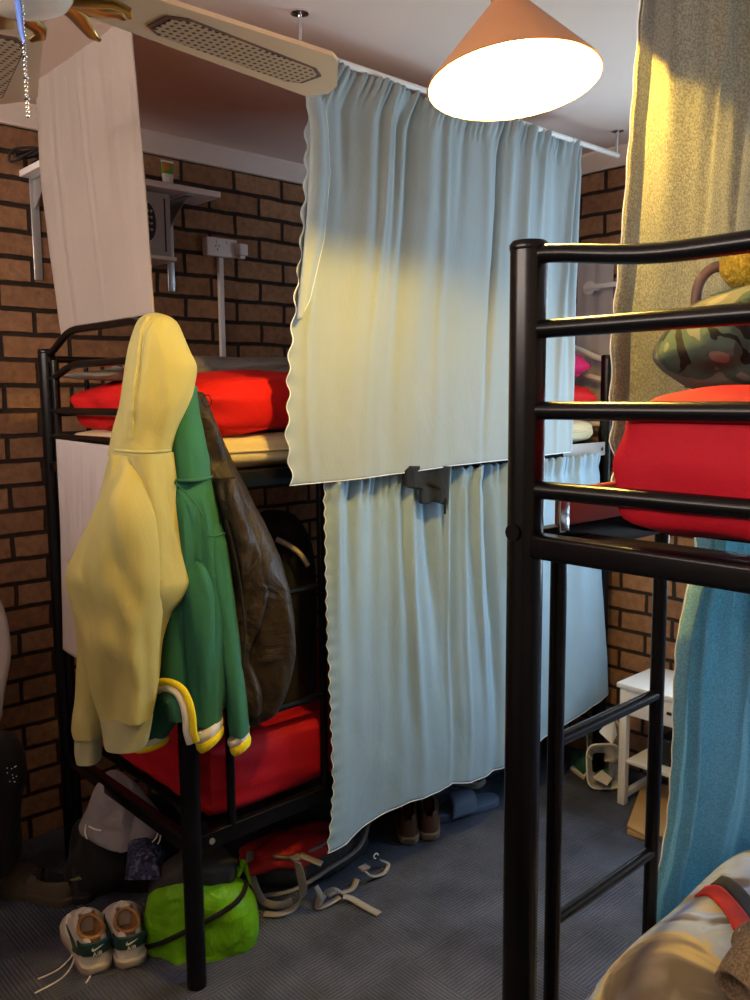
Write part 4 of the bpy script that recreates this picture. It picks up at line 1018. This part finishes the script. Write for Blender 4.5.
# ------------------------------------------------------------------ footwear
def text_mesh(txt, size, name, m, parent, mtx, depth=.0008):
    cu = bpy.data.curves.new(name, 'FONT'); cu.body = txt; cu.size = size; cu.extrude = depth; cu.align_x = 'CENTER'; cu.align_y = 'CENTER'
    ob = bpy.data.objects.new(name, cu); COL.objects.link(ob)
    dg = bpy.context.evaluated_depsgraph_get(); me = bpy.data.meshes.new_from_object(ob.evaluated_get(dg)); bpy.data.objects.remove(ob)
    o0 = ORIG[parent.name]
    me.transform(Matrix.Translation(-o0)@mtx); me.materials.clear(); me.materials.append(MT[m])
    o = bpy.data.objects.new(name, me); COL.objects.link(o); o.parent = parent; ORIG[o.name] = o0; return o
def shoe(name, loc, heading, lab, cat, group, L=.29, W=.105, Hh=.088, Ht=.052, sole_h=.028, m_up='lea_white', m_sole='sole', m_in='tan', opening=.52, lift=0, tilt=0, outsole=None):
    """low shoe, heel at loc, toe towards heading (radians). returns root, transform"""
    loc = Vector(loc); T = Matrix.Translation(loc)@Matrix.Rotation(heading, 4, 'Z')@Matrix.Rotation(tilt, 4, 'Y')
    root = thing(name, loc, lab, cat, group)
    def hw(t):      # half width along the length
        pts = [(0, .30), (.03, .52), (.08, .66), (.2, .74), (.35, .76), (.5, .84), (.68, 1.0), (.8, .97), (.9, .76), (.96, .5), (1, .16)]
        return W/2*interp(pts, t)
    def top(t): return interp([(0, Hh*.93), (.06, Hh*1.0), (.18, Hh*.90), (.34, Hh*.84), (.5, Hh*1.02), (.6, Hh*.92), (.75, Ht*1.2), (.88, Ht), (.96, Ht*.8), (1, Ht*.55)], t)
    nt_ = 44; na = 41
    # sole
    rows = []
    for (z, s_) in ((0, .90), (.003, 1.0), (sole_h*.5, 1.05), (sole_h-.003, 1.05), (sole_h, .98)):
        row = []
        for i in range(nt_): t = i/(nt_-1); row.append(T@Vector((t*L*1.0*s_+(1-s_)*L*.5, -hw(t)*1.08*s_, z)))
        for i in range(nt_-1, -1, -1): t = i/(nt_-1); row.append(T@Vector((t*L*s_+(1-s_)*L*.5, hw(t)*1.08*s_, z)))
        rows.append(row)
    MB().grid(rows, close_u=True, caps=True).build('sole', m_sole, root)
    # upper: arcs across the shoe, hollow at the opening
    rows = []; inner = []
    for i in range(nt_):
        t = i/(nt_-1); h = top(t); w = hw(t)*1.0; row = []
        op = 1 if t < opening else 0
        ow = .60 if .05 < t < opening-.1 else .42
        for k in range(na):
            u = -1+2*k/(na-1); au = abs(u)
            if op and t > .02:
                if au > .45: s_ = (1-au)/.55; y = w*(1-(1-ow)*s_**1.6*.8); z = sole_h-.004+(h-sole_h)*math.sin(min(1, s_)*PI/2)**.8; y = y
                else: s_ = (1-au/.45); y = w*(1-(1-ow)*.8)*(au/.45)*.93; z = h-(h-sole_h-.01)*min(1, s_*3.0)
            else:
                an = (1-au)*PI/2; y = w*math.cos(an)**.75 if an < PI/2 else 0; z = sole_h-.004+(h-sole_h)*math.sin(an)**.8
            row.append(T@Vector((t*L*.985+.002, math.copysign(y, u), z)))
        rows.append(row)
    n_op = int(opening*(nt_-1))
    a0, a1 = int(na*.28), na-1-int(na*.28)
    up = MB(); vs = [p for r_ in rows for p in r_]; fo = []; fi = []
    for i in range(nt_-1):
        for j in range(na-1):
            f_ = (i*na+j, i*na+j+1, (i+1)*na+j+1, (i+1)*na+j)
            (fi if (i < n_op and a0 <= j < a1 and i > 0) else fo).append(f_)
    fo.append(tuple(range(na)))
    up.add(vs, fo); upo = up.build('upper', m_up, root)
    ln = MB(); ln.add(vs, fi); ln.build('lining', m_in, root)
    # laces
    if m_up in ('lea_white',):
        mb = MB()
        for k in range(5):
            t = .56+k*.055; h = top(t)
            mb.tube([T@Vector((t*L, -.024, h-.010)), T@Vector((t*L+.004, 0, h+.002)), T@Vector((t*L, .024, h-.010))], .003, 8)
        mb.build('laces', 'stripe_white', root)
    return root, T, upo, hw, top
def swoosh(M_, s, m, parent, name='emblem'):
    P_ = [(-.5, .02), (-.46, -.10), (-.36, -.16), (-.22, -.14), (.5, .24), (-.20, .03), (-.33, .01), (-.38, .06), (-.36, .16)]
    P_ = [(-.47, .10), (-.50, -.02), (-.44, -.13), (-.32, -.16), (-.18, -.13), (.52, .26), (-.14, .04), (-.27, .01), (-.35, .03), (-.37, .10), (-.33, .22)]
    return MB().prism([M_@Vector((x*s, y*s, 0)) for x, y in P_], (M_.to_3x3()@Vector((0, 0, .0012)))).build(name, m, parent, smooth=False)
hA = PZ(99, 977, 0); tA = PZ(76, 911, .0)
hdA = math.atan2(tA.y-hA.y, tA.x-hA.x)
hB = PZ(133, 971, 0); tB = PZ(117, 903, 0)
hdB = math.atan2(tB.y-hB.y, tB.x-hB.x)
for nm, hp_, hdg, lab in (('sneaker', hA, hdA, 'white sneaker with green heel tab, laces trailing, left of its pair'), ('sneaker', hB, hdB, 'white sneaker with green heel tab touching the lime green bag')):
    hp_ = hp_+Vector((math.cos(hdg), math.sin(hdg), 0))*.012
    root, T, upo, hw, top = shoe(nm, hp_, hdg, lab, 'shoe', 'white sneakers with green heels', L=.28, W=.108, Hh=.098)
    # gum outsole line
    MB().tube([T@Vector((.28*t+.0, sg*hw(t)*1.10, .003)) for sg in (1,) for t in [i/20 for i in range(21)]]+[T@Vector((.28*t, -hw(t)*1.10, .003)) for t in [1-i/20 for i in range(21)]], .003, 6).build('outsole', 'gum', root)
    # heel tab wraps round the back
    rows = []
    for i in range(8):
        v = i/7; z = .056+.040*v; row = []
        for k in range(25):
            a = -1+2*k/24; t = .17*abs(a)**1.4; row.append(T@Vector((t*.28-.004-.003*math.sin(PI*v)-.002*(1-abs(a)), math.copysign(hw(max(t, .0))*(1.05 if abs(a) > .15 else 1)*min(1, abs(a)*2.6), a), z-.012*abs(a)*v)))
        rows.append(row)
    MB().grid(rows).build('heel_tab', 'dgreen', root, solid=.003)
    Mt = T@Matrix.Translation((-.0105, 0, .079))@Matrix.Rotation(-PI/2, 4, 'Z')@Matrix.Rotation(PI/2, 4, 'X')
    swoosh(Mt, .030, 'silver', root)
    Mt2 = T@Matrix.Translation((-.0105, 0, .064))@Matrix.Rotation(-PI/2, 4, 'Z')@Matrix.Rotation(PI/2, 4, 'X')
    text_mesh('AIR', .017, 'lettering', 'silver', root, Mt2)
    # side stripe
    for sg in (1, -1):
        mb = MB(); pts = []
        for i in range(12):
            t = .12+.45*i/11; pts.append(T@Vector((t*.28, sg*(hw(t)*1.0+.0025), .048+.018*(i/11)**.7-.012*math.sin(PI*i/11))))
        mb.tube(pts, [.003+.007*math.sin(PI*min(1, i/7)) if i < 4 else .008*(1-i/13) for i in range(12)], 8, flat=.3, up=None)
        mb.build('side_stripe', 'dgreen', root)
    # tongue and collar
    MB().tube([T@Vector((.54*.28, 0, .082)), T@Vector((.50*.28, 0, .096)), T@Vector((.47*.28, 0, .102))], [.020, .023, .016], 12, flat=.3).build('tongue', 'lea_white', root)
    MB().tube([T@Vector((.28*(.06+.40*(.5-.5*math.cos(2*PI*k/30))), math.sin(2*PI*k/30)*.031, .094-.006*math.sin(PI*(.5-.5*math.cos(2*PI*k/30))))) for k in range(30)], .0055, 8, closed=True).build('collar', 'tan', root)
    if lab.endswith('its pair'):
        pts = [T@Vector((.19, .04, .075)), PZ(66, 930, .05), PZ(74, 950, .012), PZ(60, 968, .005), PZ(38, 979, .003)]
        MB().tube([Vector(q) for q in crom(pts, 40)], .0026, 6, flat=.6).build('loose_lace', 'stripe_white', root)
        pts = [T@Vector((.19, .035, .075)), PZ(70, 935, .04), PZ(75, 955, .008), PZ(64, 976, .003), PZ(35, 993, .003)]
        MB().tube([Vector(q) for q in crom(pts, 40)], .0026, 6, flat=.6).build('loose_lace', 'stripe_white', root)
    else:
        pts = [PZ(96, 962, .008), PZ(93, 972, .003), PZ(86, 983, .003)]
        MB().tube(pts, .0026, 6, flat=.6).build('loose_lace', 'stripe_white', root)
# brown leather shoes toes out under the curtain
for x, y, lab in ((409, 846, 'left brown leather shoe in the gap below the lower curtain'), (430, 842, 'right brown leather shoe in the gap below the lower curtain')):
    h_ = PZ(x, y, 0)
    d_ = FHV.copy(); a_ = math.atan2(d_.y, d_.x)
    # heel towards the aisle
    shoe('leather_shoe', h_+d_*.005, a_, lab, 'shoe', 'brown shoes below the curtain', L=.27, W=.092, Hh=.10, m_up='brown_lea', m_sole='gum', m_in='brown_lea')
# blue slides
for (x, y, rot, lab, zz) in ((444, 826, -.22, 'front slate blue slide on the carpet below the lower curtain', 0), (478, 799, -.1, 'rear slate blue slide behind the front one below the curtain', 0)):
    p0 = PZ(x, y, 0); T = Matrix.Translation(p0)@Matrix.Rotation(rot, 4, 'Z')
    if zz == 0 and y < 800: T = T@Matrix.Translation((0, .10, 0))
    s_ = thing('slide_sandal', T.translation, lab, 'sandal', 'slate blue slides')
    rows = []
    out = [(.27*t, .045*interp([(0, .55), (.1, .85), (.3, .8), (.6, 1), (.85, .95), (.95, .7), (1, .35)], t)) for t in [i/24 for i in range(25)]]
    ol = [(a, -b) for a, b in out]+[(a, b) for a, b in out[::-1]]
    rows = [[T@Vector((a, b*s2+.05, z)) for a, b in ol] for z, s2 in ((0, .94), (.004, 1), (.018, 1.02), (.026, 1), (.028, .93))]
    MB().grid(rows, close_u=True, caps=True).build('footbed', 'blue_rubber', s_)
    rows = []
    for i in range(10):
        xx = .035+.10*i/9; rows.append([T@Vector((xx+.02*math.sin(PI*k/24), .05-.050*math.cos(PI*k/24), .015+(.058+.006*math.sin(PI*i/9))*math.sin(PI*k/24))) for k in range(25)])
    MB().grid(rows).build('strap', 'blue_rubber', s_, solid=.007)
# black and white shoe at the curtain's right end
h_ = PZ(503, 800, 0)+Vector((.02, .12, 0))
shoe('sneaker', h_, PI*.55, 'black shoe with white toe beneath the curtain beside the slides', 'shoe', None, m_up='black_rubber', m_sole='sole', m_in='dark')
# ------------------------------------------------------------------ lime bag
lb_d = 2.06
lime = thing('duffel_bag', PZ(205, 968, 0), 'lime green nylon bag with black zip, lying against the bunk post', 'bag')
LBp = [(872, 182, 206), (877, 166, 228), (886, 154, 243), (900, 148, 254), (920, 145, 259), (938, 143, 258), (952, 146, 250), (963, 155, 232), (970, 166, 212), (974, 178, 196)]
DB = 2.215
mbl = loft(LBp, DB, lambda t: .03+.065*math.sin(PI*min(1, .15+.85*t)), n=60, seg=80, fold=.013, seed=61, nf=7, zig=.55)
mbl.build('body', 'lime', lime); TL = tree_of(mbl)
def front_px(x, y, off=0):
    """point of the bag's front face"""
    lo_ = [(q[0], q[1]) for q in LBp]; hi_ = [(q[0], q[2]) for q in LBp]
    xl, xr = interp(lo_, y), interp(hi_, y); u = max(-.98, min(.98, (x-(xl+xr)/2)/((xr-xl)/2))); t = (y-868)/(974-868)
    th = .03+.065*math.sin(PI*min(1, .15+.85*max(0, t))); sa = (1-abs(u)**2.2)**(1/2.2)
    return PD(x, y, DB-th*sa-off)
zp = [(145, 947), (160, 943), (180, 934), (200, 924), (220, 913), (235, 903), (243, 892), (245, 882), (240, 877)]
MB().tube([p for p in [hit(TL, c[0], c[1], .004) for c in crom(zp, 60)] if p is not None], .0070, 10).build('zip', 'black_cloth', lime)
loft([(856, 186, 214), (861, 170, 232), (870, 157, 238), (880, 151, 234), (888, 149, 222), (894, 152, 200)], DB+.012, .066, n=24, fold=.01, seed=66).build('mesh_pocket', 'mesh', lime)
MB().tube([PD(238, 876, DB), PD(240, 868, DB), PD(244, 862, DB+.02), PD(250, 884, DB+.02)], [.008, .014, .016, .006], 10, flat=.4).build('tab', 'lime', lime)
# ------------------------------------------------------------------ red and black backpack on the floor
pk = thing('backpack', PZ(320, 890, 0), 'red and charcoal hiking backpack lying on the carpet under the bunk edge', 'backpack')
pc = PZ(318, 892, 0)
pa_, pb_ = PZ(262, 905, 0), PZ(375, 866, 0)
u_ = (pb_-pa_).normalized(); v_ = Vector((-u_.y, u_.x, 0)); Lp = (pb_-pa_).length
def pkp(a, b, z): return pa_+u_*(a*Lp)+v_*b+Vector((0, 0, z))
rows = []
wv = rnd_wave(77, 4, 1, 3)
for i in range(40):
    t = i/39; s_ = (math.sin(PI*(.06+.88*t)))**.45
    row = []
    for k in range(48):
        a = 2*PI*k/48; ca, sa = math.cos(a), math.sin(a)
        row.append(pkp(t, .10+.13*s_*math.copysign(abs(ca)**.8, ca)*(1+.05*wv(t+k/48)), .070+.068*s_*math.copysign(abs(sa)**.8, sa)*(1+.06*wv(t*2+k/24)) * (1 if sa > 0 else 1)))
    rows.append(row)
MB().grid(rows, close_u=True, caps=True).build('body', 'pack_black', pk)
mb = blob(pkp(.34, .055, .118), .17, .085, .045, 78, .14); 
rt = Matrix.Translation(pkp(.34, .055, .118))@Matrix.Rotation(math.atan2(u_.y, u_.x), 4, 'Z')@Matrix.Translation(-pkp(.34, .055, .118))
mb.v = [rt@v for v in mb.v]; mb.build('top_pocket', 'pack_red', pk)
def strap(pts, w, name, m, par, th=.003, n=50, wup=None):
    c = [Vector(q) for q in crom([tuple(p) for p in pts], n)]; rows = []
    for i, p in enumerate(c):
        t = (c[min(i+1, n-1)]-c[max(i-1, 0)]); side = Vector((t.y, -t.x, 0))
        if wup is not None: side = Vector(wup)
        if side.length < 1e-6: side = Vector((1, 0, 0))
        side.normalize(); rows.append([p-side*w/2, p, p+side*w/2])
    return MB().grid(rows).build(name, m, par, solid=th, angle=180)
strap([PZ(297, 862, .20), PZ(300, 872, .16), PZ(303, 893, .06), PZ(295, 907, .012), PZ(280, 914, .008), PZ(264, 914, .006)], .024, 'webbing_strap', 'webbing', pk)
strap([PZ(316, 886, .04), PZ(320, 896, .015), PZ(318, 907, .005), PZ(326, 905, .006), PZ(340, 897, .012)], .020, 'webbing_strap', 'webbing', pk)
strap([PZ(343, 896, .02), PZ(352, 899, .012), PZ(366, 907, .006), PZ(379, 914, .004)], .024, 'webbing_strap', 'webbing', pk)
strap([PZ(318, 906, .008), PZ(325, 894, .014), PZ(333, 889, .016), PZ(340, 893, .012)], .018, 'webbing_strap', 'webbing', pk)
strap([PZ(340, 893, .012), PZ(352, 889, .012), PZ(357, 879, .03)], .018, 'webbing_strap', 'webbing', pk)
# waist belt and piping
MB().tube([Vector(q) for q in crom([pkp(-.02, .0, .03), pkp(.2, -.055, .05), pkp(.5, -.05, .075), pkp(.8, -.03, .10), pkp(1.0, .04, .13), pkp(1.03, .1, .12)], 50)], .008, 10, flat=.7).build('frame_piping', 'pack_grey', pk)
MB().tube([Vector(q) for q in crom([pkp(.1, .0, .14), pkp(.3, -.02, .13), pkp(.6, -.015, .15), pkp(.9, .04, .165)], 50)], .005, 10).build('zip_piping', 'pack_grey', pk)
MB().tube([Vector(q) for q in crom([pkp(-.03, .05, .15), pkp(-.06, .02, .10), pkp(-.02, -.02, .03), pkp(.08, -.05, .015), pkp(.18, -.06, .02)], 40)], .011, 10, flat=.35).build('side_strap', 'pack_grey', pk)
for (x, y, z) in ((296, 858, .205), (364, 868, .10), (331, 893, .04)):
    c = PZ(x, y, z); MB().box((c.x-.016, c.y-.012, c.z-.005), (c.x+.016, c.y+.012, c.z+.005), .003).build('buckle', 'pack_grey', pk)
strap([PZ(300, 855, .21), PZ(310, 859, .20), PZ(322, 864, .19)], .025, 'webbing_strap', 'pack_grey', pk)
strap([PZ(362, 868, .05), PZ(372, 876, .02), PZ(384, 873, .008), PZ(388, 864, .012), PZ(380, 860, .03)], .014, 'webbing_strap', 'webbing', pk)
cc = PZ(376, 856, .09)
MB().tube([cc+u_*(.008*math.cos(2*PI*k/20))+Vector((0, 0, .008*math.sin(2*PI*k/20))) for k in range(16)], .002, 8).build('ring', 'silver', pk)
# ------------------------------------------------------------------ dark pile at the bunk foot
sackp = PD(125, 832, 2.42)
sk_ = thing('drawstring_bag', sackp, 'grey white drawstring bag slumped under the bunk end rail', 'bag')
MBK = loft([(774, 104, 116), (782, 98, 128), (793, 93, 140), (806, 88, 152), (818, 82, 162), (826, 80, 165), (832, 92, 160), (836, 118, 150)], 2.42, lambda t: .05+.04*t, n=40, fold=.016, seed=81, nf=5, zig=.3)
_sk = MB(); _sk.v = list(MBK.v); _sk.f = list(MBK.f); TS = tree_of(_sk); MBK.build('body', 'grey_sack', sk_)
MB().tube([hit(TS, x, y, .001, PD(x, y, 2.34)) for x, y in ((112, 780), (118, 795), (130, 810), (146, 821))], .006, 8).build('seam_band', 'black_cloth', sk_)
for L_ in ([(158, 828), (156, 838), (146, 846), (131, 849)], [(160, 830), (159, 842), (150, 850), (134, 851)], [(87, 824), (86, 832), (88, 838)], [(90, 826), (96, 829), (101, 830)]):
    MB().tube([Vector(q) for q in crom([tuple(hit(TS, x, y, .004, PD(x, y, 2.315))) for x, y in L_], 24)], .0022, 6).build('drawcord', 'stripe_white', sk_)
qx = PD(125, 870, 2.42); 
mb = blob((qx.x+.06, qx.y+.10, .10), .17, .14, .17, 83, .12)
single(mb, 'rucksack', 'black_cloth', 'slumped black bag under the bunk end, below the drawstring bag', 'bag')
crumple([(125, 880), (160, 880), (166, 858), (150, 846), (128, 850)], .20, .05, 'scarf', 'navy', 'navy printed cloth bundled under the bunk beside the corner post', 'clothes', 13)
# clog
pcg = PZ(76, 905, 0); tcg = PZ(16, 890, 0)
ag = math.atan2(tcg.y-pcg.y, tcg.x-pcg.x)
shoe('clog', PZ(74, 903, 0), ag, 'olive brown foam clog by the dark corner left of the sneakers', 'shoe', None, L=.27, W=.11, Hh=.075, Ht=.07, m_up='clog', m_sole='clog', m_in='dark')
# two dark trail shoes behind the sneakers, soles towards the camera
for x, y, hx, lab in ((88, 917, 0, 'dark shoe with olive trim behind the left white sneaker'), (124, 900, .35, 'dark shoe with olive trim behind the right white sneaker')):
    p_ = PZ(x, y, 0); p_ = p_+Vector((.01, .07, 0)) if hx == 0 else p_+Vector((.02, .06, 0))
    root, T, upo, hw, top = shoe('trail_shoe', p_, 1.0+hx, lab, 'shoe', 'dark shoes with olive trim', L=.26, W=.098, Hh=.11, Ht=.06, m_up='black_rubber', m_sole='black_rubber', m_in='dark')
    MB().tube([T@Vector((.26*(.01+.10*abs(a)**1.5), a*hw(.06)*1.05, .085-.015*abs(a))) for a in [-1+2*k/16 for k in range(17)]], .008, 8, flat=.6).build('olive_trim', 'olive', root)
# black bag in the dark corner
dk = PY(-82, 800, YL).dot(FHV)-.17
cpx = PD(6, 790, dk)
cap = thing('bag', (cpx.x, cpx.y, 0), 'black bag with pale flecks in the dark corner by the brick wall', 'bag')
loft([(742, -26, 2), (748, -50, 14), (758, -62, 22), (772, -68, 25), (788, -74, 23), (805, -78, 18), (830, -80, 18), (855, -76, 20), (868, -66, 14)], dk, .10, n=36, fold=.02, seed=91).build('body', 'black_cloth', cap)
r_ = random.Random(5)
for k in range(12):
    x, y = r_.uniform(7, 17), r_.uniform(764, 783); MB().ball(PD(x, y, dk-.098), .0018, 1).build('fleck', 'silver', cap)
# shirt on a wall hook at left edge
wallp = PY(-84, 640, YL); ds = wallp.dot(FHV)-.075
sh_ = thing('shirt', PD(-6, 715, ds), 'pale cloth hanging on the brick wall at the left edge of the photo', 'clothes')
loft([(598, -14, -4), (603, -40, 0), (612, -70, 4), (630, -84, 9), (655, -78, 11), (675, -66, 8), (690, -64, 5), (706, -62, 3), (716, -61, 2), (722, -58, 0)], ds, .035, n=50, fold=.016, seed=95).build('body', 'sheet_white', sh_)
hk = PD(-9, 599, ds)
MB().tube([Vector((hk.x, YL-.002, hk.z+.01)), Vector((hk.x, hk.y, hk.z+.004)), Vector((hk.x, hk.y-.008, hk.z+.02))], .004, 8).build('hook', 'chrome', sh_)
# ------------------------------------------------------------------ things on the right bunk
cd = 1.30
cmo = thing('jacket', PD(712, 392, cd), 'bundled camouflage jacket on the red mattress of the right bunk', 'jacket')
loft([(288, 735, 775), (294, 715, 800), (305, 694, 815), (318, 682, 825), (335, 668, 830), (352, 660, 832), (364, 663, 834), (376, 676, 834), (386, 690, 830), (392, 705, 825)], cd+.06, lambda t: .06+.07*math.sin(PI*t), n=50, fold=.024, seed=101, nf=6, zig=.2).build('body', 'camo', cmo)
hs = [(697, 318), (696, 300), (699, 284), (706, 273), (716, 267), (727, 268), (738, 273), (745, 285)]
hbag = thing('tote_bag', PD(720, 320, cd+.12), 'bag with a thick brown loop handle behind the camouflage jacket', 'bag')
MB().tube([Vector(q) for q in crom([tuple(PD(x, y, cd+.10)) for x, y in hs], 50)], .0085, 14).build('handle', 'handle', hbag)
loft([(312, 690, 780), (330, 684, 790), (360, 682, 795), (388, 686, 795)], cd+.235, .05, n=20, fold=.006, seed=104).build('body', 'handle', hbag)
yb_ = PD(752, 262, cd+.08)
mb = blob(yb_, .05, .05, .045, 105, .05, flatbase=False)
single(mb, 'fleece_bundle', 'yfleece', 'mustard fleece bundle at the right edge above the camouflage jacket', 'clothes')
# lower bunk duvet
rows = []
wa, wb, wcx = rnd_wave(111, 4, 1, 3), rnd_wave(112, 4, 1, 3), rnd_wave(113, 5, 3, 7)
XD0, XD1, YD1, YD0 = 1.03, 2.72, NB['y0']-.005, NB['y1']+.02
ZT = .605
for i in range(90):
    s_ = i/89; row = []
    for j in range(70):
        t = j/69; x = XD0+(XD1-XD0)*s_; y = YD1+(YD0-YD1)*t
        ex = min(1, (x-XD0)/.16); ey = min(1, (YD1-y)/.10); ey2 = min(1, (y-YD0)/.08); ex2 = min(1, (XD1-x)/.1)
        e_ = lambda q: math.sqrt(max(0, 1-(1-q)**2))
        z = .42+(ZT-.42)*e_(ex)*e_(ey)*e_(ey2)*e_(ex2)+.022*wa(x*1.3+y*.5)*ey*ex+.014*wcx(x*.4-y*.6)*ey*ex+.03*max(0, 1-((x-1.42)/.25)**2)*ey
        row.append(Vector((x, y, z)))
    rows.append(row)
dv = thing('duvet', (1.8, .25, .42), 'patched grey and cream duvet on the lower deck of the right bunk', 'bedding')
MB().grid(rows).build('cover', 'duvet', dv, solid=.02, angle=180)
def on_duvet(x, y):
    i = (x-XD0)/(XD1-XD0)*89; j = (YD1-y)/(YD1-YD0)*69; i = max(0, min(88.99, i)); j = max(0, min(68.99, j))
    a, b = int(i), int(j); fx, fy = i-a, j-b
    return rows[a][b].z*(1-fx)*(1-fy)+rows[a+1][b].z*fx*(1-fy)+rows[a][b+1].z*(1-fx)*fy+rows[a+1][b+1].z*fx*fy
def surf_band(path, w, name, m, par, lift=.014):
    c = crom(path, 60); rws = []
    for i, p in enumerate(c):
        q = c[min(i+1, 59)]-c[max(i-1, 0)]; n_ = np.array([-q[1], q[0]])/np.hypot(*q)
        rws.append([Vector((p[0]+n_[0]*w*k, p[1]+n_[1]*w*k, on_duvet(p[0]+n_[0]*w*k, p[1]+n_[1]*w*k)+lift)) for k in np.linspace(-.5, .5, 7)])
    return MB().grid(rws).build(name, m, par, solid=.003, angle=180)
g = [PZ(x, y, ZT+.02) for x, y in ((700, 893), (716, 901), (732, 920), (744, 946))]
surf_band([(q.x, q.y) for q in g], .035, 'red_band', 'duvet_red', dv)
g = [PZ(x, y, ZT+.02) for x, y in ((716, 888), (736, 900), (752, 920), (762, 945))]
surf_band([(q.x, q.y) for q in g], .03, 'dark_band', 'duvet_blk', dv)
# beige fleece
p0, p1, p2 = PD(735, 990, 1.07), PD(752, 968, 1.09), PD(782, 940, 1.13)
fl_ = thing('fleece_jacket', PD(745, 985, 1.08), 'beige fleece garment with an open cuff lying on the patched duvet', 'clothes')
rows2 = []
for i in range(30):
    t = i/29; c = Vector(crom([tuple(p0), tuple(p1), tuple(p2), tuple(p2+Vector((.12, -.06, .02)))], 30)[i]); r = .026+.012*t
    tg = (p2-p0).normalized(); a = tg.orthogonal().normalized(); b = tg.cross(a)
    rows2.append([c+a*(r*math.cos(2*PI*k/32))+b*(r*math.sin(2*PI*k/32)) for k in range(32)])
MB().grid(rows2, close_u=True).build('sleeve', 'fleece', fl_, solid=.008)
mb = blob(PD(790, 955, 1.16), .07, .07, .05, 121, .15); mb.build('body', 'fleece', fl_)
# ------------------------------------------------------------------ light
W = bpy.data.worlds.new('sky'); SC.world = W; W.use_nodes = True
bg = W.node_tree.nodes['Background']; bg.inputs[0].default_value = (.55, .75, 1.0, 1); bg.inputs[1].default_value = .35
def area(name, loc, rot, sx, sy, power, col):
    l = bpy.data.lights.new(name, 'AREA'); l.shape = 'RECTANGLE'; l.size = sx; l.size_y = sy; l.energy = power; l.color = col
    o = bpy.data.objects.new(name, l); COL.objects.link(o); o.location = loc; o.rotation_euler = rot; return o
area('window_daylight', (XB+.13, (WY0+WY1)/2, (WZ0+WZ1)/2), (0, math.radians(90), 0), WZ1-WZ0, WY1-WY0, 50, (.64, .82, 1.0))
area('rear_fill', (XF-.12, (FY0+FY1)/2, (FZ0+FZ1)/2), (0, math.radians(-90), 0), FZ1-FZ0, FY1-FY0, 72, (1.0, .83, .73))  # warm fill added to lift the ceiling and upper parts
pl_ = bpy.data.lights.new('bulb_light', 'POINT'); pl_.energy = 62; pl_.color = (1.0, .61, .09); pl_.shadow_soft_size = .03
po = bpy.data.objects.new('bulb_light', pl_); COL.objects.link(po); po.location = LC+ax*.036
vs_ = SC.view_settings; vs_.view_transform = 'Standard'; vs_.look = 'None'; vs_.gamma = 1; vs_.use_curve_mapping = False; vs_.exposure = 0.52
